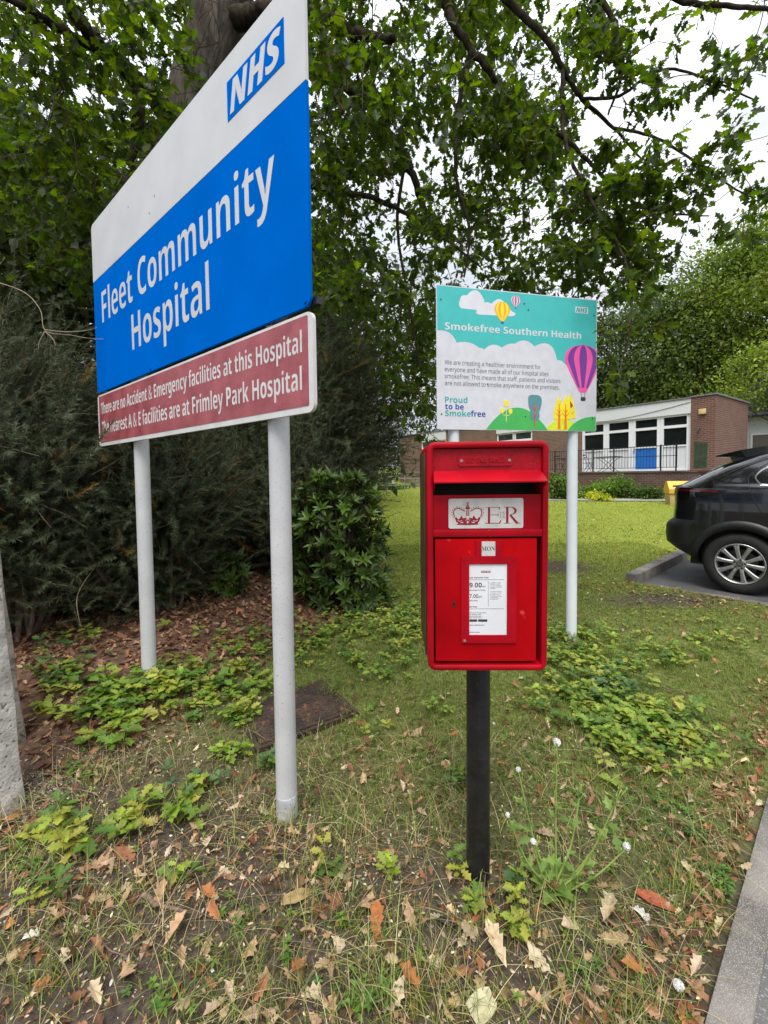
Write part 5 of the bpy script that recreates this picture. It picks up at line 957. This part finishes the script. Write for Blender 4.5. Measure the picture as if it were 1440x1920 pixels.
def d_near(X, Y): l = lawnness(X, Y); nb = near_bush(X, Y); return np.clip(l*(.55+.45*clump(X, Y))+.22*(1-nb)*clump(X*1.7, Y*1.3+1)**2*sst(-.9, .2, X+.25*Y), 0, 1)*(1-.85*nb)
ga = Acc()
X, Y = sampleXY(74000, -1.7, 2.7, .8, 3.3, d_near); blades(ga, X, Y, rng.uniform(.02, .075, len(X)), rng.uniform(.0018, .0036, len(X)), GG, .75)
X, Y = sampleXY(70000, -.8, 4.6, 3.2, 7.6, lambda X, Y: lawnness(X, Y)*(.6+.4*clump(X*.6, Y*.6))); blades(ga, X, Y, rng.uniform(.022, .06, len(X)), rng.uniform(.003, .006, len(X)), GG+GLW, .7, .18, 2)
X, Y = sampleXY(60000, -1.5, 13, 7.5, 22, lambda X, Y: lawnness(X, Y)*(.35+.65*clump(X*.22+.3*np.sin(Y), Y*.16))); blades(ga, X, Y, rng.uniform(.03, .07, len(X)), rng.uniform(.012, .024, len(X)), [(.26, .31, .042), (.32, .355, .055), (.21, .265, .035), (.36, .35, .10)], .9, .15, 2)
X, Y = sampleXY(26000, -1.7, 1.4, .78, 2.0, lambda X, Y: clump(X*.7+1, Y*.75+.6)**2.2); blades(ga, X, Y, rng.uniform(.02, .085, len(X)), rng.uniform(.0018, .0034, len(X)), GG+[(.24, .27, .06)], .8)
tag(ga.build('grass', M['grass']), kind='stuff')
gd = Acc()
X, Y = sampleXY(6500, -1.6, 1.6, .8, 2.2, lambda X, Y: .25+.75*clump(X*.8+2, Y*.8)**2); blades(gd, X, Y, rng.uniform(.04, .16, len(X)), rng.uniform(.0011, .0022, len(X)), GD, 1.5, .2, 5)
X, Y = sampleXY(9000, -1.2, 2.4, 1.4, 3.4, lambda X, Y: .3*lawnness(X, Y)); blades(gd, X, Y, rng.uniform(.02, .06, len(X)), rng.uniform(.0012, .0024, len(X)), GD, 1.2, .2, 4)
X, Y = sampleXY(620, -1.4, 1.3, .85, 1.75, lambda X, Y: clump(X*1.2, Y*1.2)); blades(gd, X, Y, rng.uniform(.09, .22, len(X)), rng.uniform(.0018, .003, len(X)), [(.22, .27, .07), (.30, .28, .10), (.16, .24, .05)], 1.1, .2, 6)
for px, py, k, r in ((540, 1520, 40, .07), (470, 1530, 40, .06), (1060, 1690, 160, .12), (760, 1900, 150, .12), (640, 1600, 110, .12), (30, 1525, 50, .05), (560, 1760, 90, .12), (850, 1560, 120, .1)):      # longer tufts round the posts
    g = ground_at(px, py); X = g[0]+rng.normal(0, r, k); Y = g[1]+rng.normal(0, r*.7, k); kk = keep(X, Y); X, Y = X[kk], Y[kk]; blades(gd, X, Y, rng.uniform(.05, .15, len(X)), rng.uniform(.0018, .0032, len(X)), GD+GG+[(.25, .30, .07)], .9, .2, 5)
tag(gd.build('dry_grass', M['grass']), kind='stuff')
# litter
DL = [(.36, .22, .12), (.25, .125, .062), (.18, .08, .042), (.42, .28, .165), (.30, .13, .055), (.13, .06, .035), (.50, .38, .25)]; DLB = [(.26, .125, .065), (.19, .09, .05), (.32, .17, .095), (.14, .065, .04), (.40, .25, .15)]
la = Acc()
def litter(X, Y, sz, cols, tilt, lift=.006):
    k = keep(X, Y) & offcover(X, Y); X, Y, sz = X[k], Y[k], sz[k]; n = len(X); ti = rng.integers(0, 4, n); R0 = flat_frames(n, tilt); P = np.stack([X, Y, gz(X, Y)+lift+rng.uniform(0, .012, n)], 1); C = palette(n, cols, .2)
    for i in range(4): s = ti == i; scatter(la, CURLED[i], P[s], R0[s], sz[s], C[s])
N = 9000; X = rng.uniform(-3.4, .9, N); Y = rng.uniform(1.9, 5.2, N); k = rng.random(N) < near_bush(X, Y)*1.0; litter(X[k], Y[k], rng.uniform(.03, .075, int(k.sum())), DLB, .45)
N = 9000; X = rng.uniform(-1.7, 1.5, N); Y = rng.uniform(.8, 2.6, N); k = rng.random(N) < (.70-.5*lawnness(X, Y))*(.12+.88*clump(X*.55+3, Y*.6)**1.6); litter(X[k], Y[k], rng.uniform(.014, .062, int(k.sum()))*rng.uniform(.7, 1.1, int(k.sum())), DL+DL+[(.55, .42, .28), (.50, .37, .24)]+DLB, .7)
N = 420; X = rng.uniform(-.4, 3.8, N); Y = rng.uniform(1.7, 4.9, N); litter(X, Y, rng.uniform(.025, .06, N), DL, .45, .02)
N = 700; X = rng.uniform(2.0, 3.9, N); Y = rng.uniform(3.6, 5.1, N); k = np.abs(sd_bay(X, Y)+.35) < .3; litter(X[k], Y[k], rng.uniform(.02, .05, int(k.sum())), DL, .4)
N = 800; t = rng.uniform(-.3, 2.6, N); d = np.abs(rng.normal(0, .09, N))+.025; X = PAVC[0]+BX[0]*t-AX[0]*d; Y = PAVC[1]+BX[1]*t-AX[1]*d; litter(X, Y, rng.uniform(.012, .045, N), DL+DLB, .6)
N = 220; X = rng.uniform(.2, 6, N); Y = rng.uniform(4.5, 11, N); litter(X, Y, rng.uniform(.03, .07, N), DL, .4, .03)
tag(la.build('leaf_litter', M['dead_leaf']), kind='stuff')
ch = Acc(); N = 22000; X = rng.uniform(-1.8, 1.7, N); Y = rng.uniform(.75, 2.7, N); k = keep(X, Y) & offcover(X, Y) & (rng.random(N) < .9-.55*lawnness(X, Y)); X, Y = X[k], Y[k]; n = len(X)
scatter(ch, PLAIN, np.stack([X, Y, gz(X, Y)+.003], 1), flat_frames(n, .6), rng.uniform(.005, .018, n), palette(n, DL+[(.10, .07, .05), (.06, .045, .035), (.48, .38, .24), (.55, .48, .36)], .25))
tag(ch.build('plant_debris', M['dead_leaf']), kind='stuff')
pe = Acc(); N = 420; X = rng.uniform(-1.7, 1.6, N); Y = rng.uniform(.8, 2.2, N); k = keep(X, Y); X, Y = X[k], Y[k]; n = len(X); oct_ = np.array([[1, 0, 0], [-1, 0, 0], [0, 1, 0], [0, -1, 0], [0, 0, 1], [0, 0, -1.0]]); tri_ = np.array([[0, 2, 4], [2, 1, 4], [1, 3, 4], [3, 0, 4], [2, 0, 5], [1, 2, 5], [3, 1, 5], [0, 3, 5]])
for i in range(n): s = rng.uniform(.0025, .007); pe.add(oct_*s*rng.uniform(.6, 1.3, (6, 1))+np.array([X[i], Y[i], gz(X[i], Y[i])+.003]), None, tri_, np.tile(palette(1, [(.45, .38, .28), (.55, .50, .42), (.25, .2, .16), (.60, .58, .54)], .15), (6, 1)))
g = ground_at(95, 1470)
for i in range(420): s = rng.uniform(.0015, .0055); x, y = g[0]+rng.normal(0, .07), g[1]+rng.normal(0, .06); pe.add(oct_*s*rng.uniform(.6, 1.3, (6, 1))+np.array([x, y, gz(x, y)+.003]), None, tri_, np.tile(palette(1, [(.45, .40, .32), (.35, .30, .24), (.25, .2, .16)], .15), (6, 1)))
tag(pe.build('gravel', M['dead_leaf']), kind='stuff')
# seedling ground cover
PC = [(.185, .275, .036), (.12, .205, .03), (.245, .315, .042), (.085, .155, .028), (.30, .31, .05)]; PT = [(.085, .16, .06), (.075, .14, .05)]
def seedlings(A, X, Y, h, sz, cols, T=OAK, nl=(4, 8)):
    for x, y, hh in zip(X, Y, h):
        if not (keep(np.array(x), np.array(y)) and offcover(np.array(x), np.array(y))): continue
        z = float(gz(x, y)); m_ = rng.integers(*nl); lx, ly = rng.normal(0, .25, 2)*hh; V, Q, T_ = tube_arr([(x, y, z-.01), (x+lx*.5, y+ly*.5, z+hh*.55), (x+lx, y+ly, z+hh)], [.0016, .0013, .001], 3, False); A.add(V, Q, None, (.14, .15, .05))
        a = rng.uniform(0, 6.283)+np.arange(m_)*2.4; el = rng.uniform(-.15, .6, m_); D = np.stack([np.cos(a)*np.cos(el), np.sin(a)*np.cos(el), np.sin(el)], 1); t = rng.uniform(.55, 1, m_); P = np.stack([x+lx*t, y+ly*t, z+hh*t], 1); c = cols[rng.integers(len(cols))]
        scatter(A, T, P, frames(D, np.stack([rng.normal(0, .3, m_), rng.normal(0, .3, m_), np.ones(m_)], 1)), sz*rng.uniform(.6, 1.15, m_), palette(m_, [c], .14))
sa = Acc()
for px, py, rx, ry, n, sz, kind in [(205, 1335, 105, 55, 80, .070, 0), (120, 1270, 50, 30, 26, .055, 1), (150, 1215, 60, 22, 16, .06, 1), (320, 1285, 70, 30, 34, .06, 0), (430, 1275, 95, 36, 52, .058, 0), (470, 1215, 70, 30, 26, .05, 0), (350, 1320, 120, 30, 40, .05, 0), (565, 1215, 70, 30, 50, .048, 0), (650, 1185, 110, 40, 120, .048, 0), (745, 1135, 60, 50, 130, .046, 0), (690, 1110, 60, 26, 60, .046, 1), (770, 1190, 40, 50, 60, .046, 0),
        (1085, 1245, 60, 45, 80, .05, 0), (1200, 1370, 95, 50, 150, .052, 0), (1120, 1320, 70, 45, 70, .05, 0), (1250, 1400, 70, 45, 60, .05, 0), (1015, 1235, 30, 30, 30, .05, 0), (1100, 1195, 70, 22, 50, .046, 0), (1240, 1240, 90, 26, 50, .046, 0), (1330, 1200, 80, 26, 25, .045, 0), (1150, 1290, 60, 30, 60, .05, 1), (450, 1345, 60, 18, 18, .05, 0), (700, 1270, 60, 40, 22, .045, 0), (820, 1340, 20, 20, 6, .05, 0), (1010, 1310, 40, 40, 22, .045, 0),
        (620, 1090, 60, 20, 20, .05, 1), (860, 1480, 16, 22, 6, .05, 0), (860, 1660, 8, 8, 2, .04, 0), (885, 1700, 12, 8, 3, .045, 0), (965, 1755, 20, 26, 8, .045, 0), (970, 1690, 20, 15, 5, .045, 1), (510, 1440, 30, 15, 7, .05, 1), (330, 1530, 50, 25, 12, .06, 0), (245, 1560, 30, 20, 6, .065, 0), (110, 1555, 40, 30, 9, .06, 0), (140, 1600, 25, 20, 5, .06, 0), (350, 1650, 15, 10, 3, .045, 0), (620, 1630, 15, 15, 3, .05, 0), (730, 1655, 12, 12, 3, .05, 0), (90, 1690, 15, 15, 3, .05, 0), (370, 1480, 40, 20, 9, .05, 1), (420, 1420, 50, 20, 10, .05, 0), (690, 1375, 30, 20, 6, .04, 0)]:
    for _ in range(n):
        p = ground_at(px+rng.normal(0, rx*.6), py+rng.normal(0, ry*.6)); seedlings(sa, [p[0]], [p[1]], [rng.uniform(.03, .10)], sz*rng.uniform(.8, 1.25), PC if kind == 0 else PT+PC[1:4])
for px, py, rx, ry, n in [(150, 1450, 26, 16, 26), (60, 1640, 50, 30, 34), (30, 1590, 26, 26, 12), (690, 1870, 50, 40, 40), (640, 1730, 15, 12, 8), (1350, 1660, 24, 22, 26), (1290, 1560, 50, 30, 26), (1240, 1500, 50, 40, 34), (1100, 1500, 80, 50, 40), (780, 1450, 70, 50, 24), (1080, 1830, 40, 30, 14), (440, 1730, 40, 30, 10), (300, 1880, 40, 30, 10), (540, 1800, 20, 15, 6), (1000, 1420, 40, 30, 20), (1180, 1560, 50, 40, 26)]:
    for _ in range(n):
        p = ground_at(px+rng.normal(0, rx*.6), py+rng.normal(0, ry*.6)); seedlings(sa, [p[0]], [p[1]], [rng.uniform(.012, .04)], .016*rng.uniform(.8, 1.5), [(.09, .18, .03), (.13, .23, .03), (.07, .14, .03)], PLAIN, (4, 9))
tag(sa.build('ground_cover', M['plant']), kind='stuff')
N = 1500; X = rng.uniform(-1.6, 3.4, N); Y = rng.uniform(.85, 4.6, N); k = (rng.random(N) < .5*(1-near_bush(X, Y))*(.25+.75*clump(X*.5, Y*.5)))
sb = Acc(); seedlings(sb, X[k], Y[k], rng.uniform(.01, .045, int(k.sum())), .022, [(.13, .22, .035), (.19, .28, .04), (.10, .18, .03), (.22, .27, .05)], BLADE_L, (3, 7)); N = 1300; X = rng.uniform(-.1, 4.6, N); Y = rng.uniform(3, 8, N); k = rng.random(N) < .25+.75*clump(X*.4, Y*.4+1); seedlings(sb, X[k], Y[k], rng.uniform(.012, .04, int(k.sum())), .04, [(.14, .22, .035), (.20, .28, .04), (.27, .29, .07)], BLADE_L, (3, 6)); tag(sb.build('low_weeds', M['plant']), kind='stuff')
# flowering weed beside the pole
wb_ = ground_at(1040, 1668); wd_ = empty('flowering_weed', tuple(wb_), 0, 'spindly green weed with white seed heads beside the black pole', 'weed'); st = Acc(); wl_ = Acc(); heads = []
for tx, ty, dy in [(1044, 1395, .0), (952, 1530, -.03), (1000, 1580, -.05), (1090, 1470, .03), (1165, 1480, .0), (1130, 1560, -.06), (972, 1445, .05), (1175, 1590, -.03)]:
    T_ = at(tx, ty, wb_[1]+dy)-wb_; P = curve([(rng.normal(0, .008), rng.normal(0, .008), 0), T_*.45+np.array([T_[0]*.12, 0, -.02]), T_], 7); V, Q, T = tube_arr(P, np.linspace(.0040, .0018, len(P)), 6); st.add(V, Q, T); heads.append(P[-1])
    n = 9; q = P[rng.integers(1, len(P)-2, n)]; D = rdir(n); D[:, 2] = np.abs(D[:, 2])*.6+.2; scatter(wl_, OAKJ, q, frames(D, np.tile([[0, 0, 1.0]], (n, 1))+rng.normal(0, .3, (n, 3))), rng.uniform(.02, .055, n), palette(n, [(.18, .28, .06), (.16, .26, .06), (.23, .33, .08)], .12))
    for k in range(3): e_ = P[-1]+np.array([rng.normal(0, .014), rng.normal(0, .014), rng.uniform(-.012, .012)]); V, Q, T = tube_arr([P[-3], e_], [.0012, .001], 4); st.add(V, Q, T); V, Q, T = tube_arr([e_-np.array([0, 0, .004]), e_, e_+np.array([0, 0, .007])], [.002, .0028, .0012], 6); st.add(V, Q, T)
n = 26; a = rng.uniform(0, 6.283, n); D = np.stack([np.cos(a), np.sin(a), rng.uniform(.1, .9, n)], 1); scatter(wl_, OAKJ, np.tile([[0, 0, .01]], (n, 1)), frames(D, np.tile([[0, 0, 1.0]], (n, 1))+rng.normal(0, .3, (n, 3))), rng.uniform(.06, .11, n), palette(n, [(.17, .27, .055), (.21, .31, .07)], .14))
npm('stems', np.concatenate(st.V), np.concatenate(st.Q), np.concatenate(st.T), M['stem'], wd_, smooth=True); wl_.build('leaves', M['plant'], wd_)
def puff(name, c, r, par=None):
    A = Acc(); n = 150; d = rdir(n); u = np.cross(d, rdir(n)); u /= np.linalg.norm(u, axis=1)[:, None]; w_ = r*.10
    V = np.stack([d*r*.15, d*r+u*w_, d*r-u*w_], 1).reshape(-1, 3)
    A.add(V+c, None, np.arange(n*3).reshape(-1, 3)); 
    V, Q, T = tube_arr([np.array(c)-[0, 0, r*.7], np.array(c), np.array(c)+[0, 0, r*.7]], [r*.35, r*.72, r*.3], 9); A.add(V, Q, T); return A.build(name, M['fluff'], par)
for h, r in zip(heads[:2]+heads[2:3]+heads[6:8], (.013, .008, .009, .009, .012)): puff('seed_head', h+np.array([0, 0, r*.5]), r, wd_)
for px, py, r, lab in ((1270, 1857, .013, 'white dandelion seed head low in the grass near the kerb'), (1002, 1378+0, .006, 'tiny white seed head above the leafy weed'), (925, 1352, .007, 'small pale seed head right of the black pole')):
    if py == 1378: continue
    p = ground_at(px, py+16); e = empty('dandelion_clock', tuple(p), 0, lab, 'flower'); V, Q, T = tube_arr([(0, 0, -.01), (.003, 0, .03)], .0014, 6); npm('stem', V, Q, T, M['stem'], e); puff('seed_head', (.003, 0, .03+r*.6), r, e)
# single fallen leaves
def fallen(px, py, ln, rot, col, T, label, group=None, lift=.012, name='fallen_leaf', tilt=.2):
    p = ground_at(px, py); R0 = frames(np.array([[math.cos(R_(rot)), math.sin(R_(rot)), rng.normal(0, tilt*.5)]]), np.array([[rng.normal(0, tilt), rng.normal(0, tilt)-.1, 1]])); A = Acc(); V, Q = T; j = V+rng.normal(0, .012, V.shape); scatter(A, (j-np.array([0, .5, 0]), Q), np.zeros((1, 3)), R0, [ln], palette(1, [col], .06)); o = A.build(name, M['dead_leaf']); o.location = (p[0], p[1], p[2]+lift+ln*.06); tag(o, label, 'leaf', group)
TAN, PALE, ORG, BRN, RED = (.44, .29, .17), (.56, .44, .30), (.42, .17, .06), (.26, .12, .06), (.34, .085, .045)
fallen(1232, 1700, .125, -28, RED, leaf_t([0, .1, .35, .6, .85, 1], [.01, .09, .17, .16, .08, .01], .35, .1), 'long smooth red brown leaf lying on the soil near the kerb')
fallen(1205, 1722, .07, -40, (.6, .58, .52), CURLED[0], 'whitish dry leaf just below the long red brown leaf')
fallen(1012, 1812, .085, 120, PALE, CURLED[1], 'broad crisp tan oak leaf in front of the weed')
fallen(1050, 1832, .05, 60, TAN, CURLED[0], 'small curled tan leaf beside the broad crisp oak leaf')
fallen(930, 1790, .10, 110, PALE, CURLED[2], 'curled beige leaf in front of the black pole foot')
fallen(880, 1752, .08, -30, PALE, CURLED[0], 'long pale lobed leaf left of the black pole foot')
fallen(560, 1690, .12, 30, (.42, .30, .15), leaf_t([0, .1, .35, .6, .85, 1], [.03, .10, .13, .12, .08, .02], .9, .2), 'long curled straw coloured leaf in front of the sign post')
fallen(498, 1706, .07, 75, TAN, CURLED[0], 'upright crumpled tan leaf left of the curled straw leaf')
fallen(422, 1488, .05, 70, ORG, CURLED[3], 'orange brown leaf standing left of the front sign post')
fallen(440, 1518, .055, 10, PALE, CURLED[1], 'pale lobed leaf left of the front sign post foot')
fallen(60, 1760, .055, 40, (.66, .63, .58), CURLED[0], 'torn whitish leaf near the lower left edge')
fallen(238, 1612, .09, 160, BRN, CURLED[1], 'large dark brown leaf in the weeds left of the sign post')
fallen(190, 1625, .085, 20, TAN, CURLED[0], 'ragged light brown leaf beside the large dark brown one')
fallen(708, 1745, .09, 85, ORG, CURLED[2], 'long orange brown leaf in the lower middle foreground')
fallen(905, 1895, .085, 35, (.52, .46, .30), leaf_t([0, .2, .5, .8, 1], [.25, .30, .33, .28, .2], .2, .1), 'pale squarish leaf scrap at the bottom edge')
fallen(688, 1870, .075, 70, PALE, CURLED[0], 'cream oak leaf near the bottom middle')
fallen(1240, 1215, .10, -20, TAN, CURLED[1], 'large dry leaf on the lawn right of the white sign post')
fallen(945, 1437, .07, -5, ORG, leaf_t([0, .1, .35, .6, .85, 1], [.02, .11, .16, .15, .09, .02], .4, .1), 'orange leaf lying right behind the black pole')
fallen(1352, 1136, .07, 70, (.58, .34, .14), CURLED[0], 'yellow brown leaf by the bay edging below the car wheel'); fallen(1378, 1143, .06, 160, (.58, .36, .16), CURLED[3], 'tan leaf right of the yellow brown leaf by the bay edging')
fallen(680, 1468, .055, 80, TAN, CURLED[1], 'tan leaf on the grass right of the front sign post')
for i, (px, py) in enumerate([(300, 1690), (395, 1690), (435, 1720), (125, 1800), (240, 1830), (330, 1760), (500, 1850), (430, 1880), (590, 1870), (620, 1900), (330, 1860), (180, 1880), (80, 1850), (50, 1880), (770, 1850), (740, 1880), (820, 1810), (860, 1830), (980, 1880), (1120, 1860), (1150, 1770), (1190, 1830), (1070, 1750), (420, 1640), (530, 1630), (610, 1560), (730, 1600), (780, 1380), (850, 1385), (1040, 1395), (1290, 1300), (1340, 1240), (1395, 1430), (1350, 1480), (1140, 1440), (20, 1740), (390, 1590), (285, 1545), (840, 1650), (770, 1730), (575, 1750), (390, 1780), (690, 1700), (760, 1700), (700, 1780), (1000, 1760), (1060, 1880), (1010, 1900), (640, 1780), (560, 1830), (900, 1850), (1140, 1720), (1110, 1800), (470, 1790), (20, 1800), (150, 1690), (260, 1760), (340, 1810)]):
    fallen(px, py, rng.uniform(.045, .085), rng.uniform(0, 360), [TAN, PALE, BRN, ORG, TAN][rng.integers(5)], CURLED[rng.integers(4)], 'crisp brown oak leaf, one of many curled on the trampled verge', 'fallen oak leaves on the verge')
# fallen twigs, black plug
for pts, r, lab in [([(1105, 1380), (1150, 1470), (1195, 1495), (1200, 1520), (1170, 1548)], .005, 'long grey crooked twig in the weeds right of the pole'), ([(270, 1690), (300, 1710), (350, 1722)], .009, 'short thick dark stick in the litter at lower left'), ([(1230, 1290), (1290, 1310), (1345, 1345)], .004, 'thin pale twig on the lawn at the right'), ([(180, 1760), (205, 1790), (240, 1805)], .003, 'thin crooked twig at the lower left'), ([(640, 1330), (590, 1345)], .004, 'thin twig lying on the rusty access cover'), ([(1150, 1790), (1160, 1830), (1158, 1850)], .0025, 'thin bent twig at the lower right by the kerb')]:
    P = np.array([ground_at(*p) for p in pts]); P[:, 2] += r+.014; P = curve(P, 5); P += rng.normal(0, r*.16, P.shape); b = P[len(P)//2].copy(); V, Q, T = tube_arr(P-b, np.linspace(r, r*.5, len(P)), 7); o = npm('fallen_twig', V, Q, T, M['dead_wood'], smooth=True); o.location = b; tag(o, lab, 'twig')
p = ground_at(838, 1738); V, Q, T = tube_arr([(-.02, .012, .012), (.0, 0, .014), (.001, -.0006, .014), (.016, -.01, .015), (.0165, -.0103, .015), (.02, -.0125, .015)], [.009, .009, .0075, .0075, .009, .009], 14); o = npm('black_plug', V, Q, T, M['tin']); o.location = p; tag(o, 'small black plastic plug on the soil left of the pole foot', 'plug')
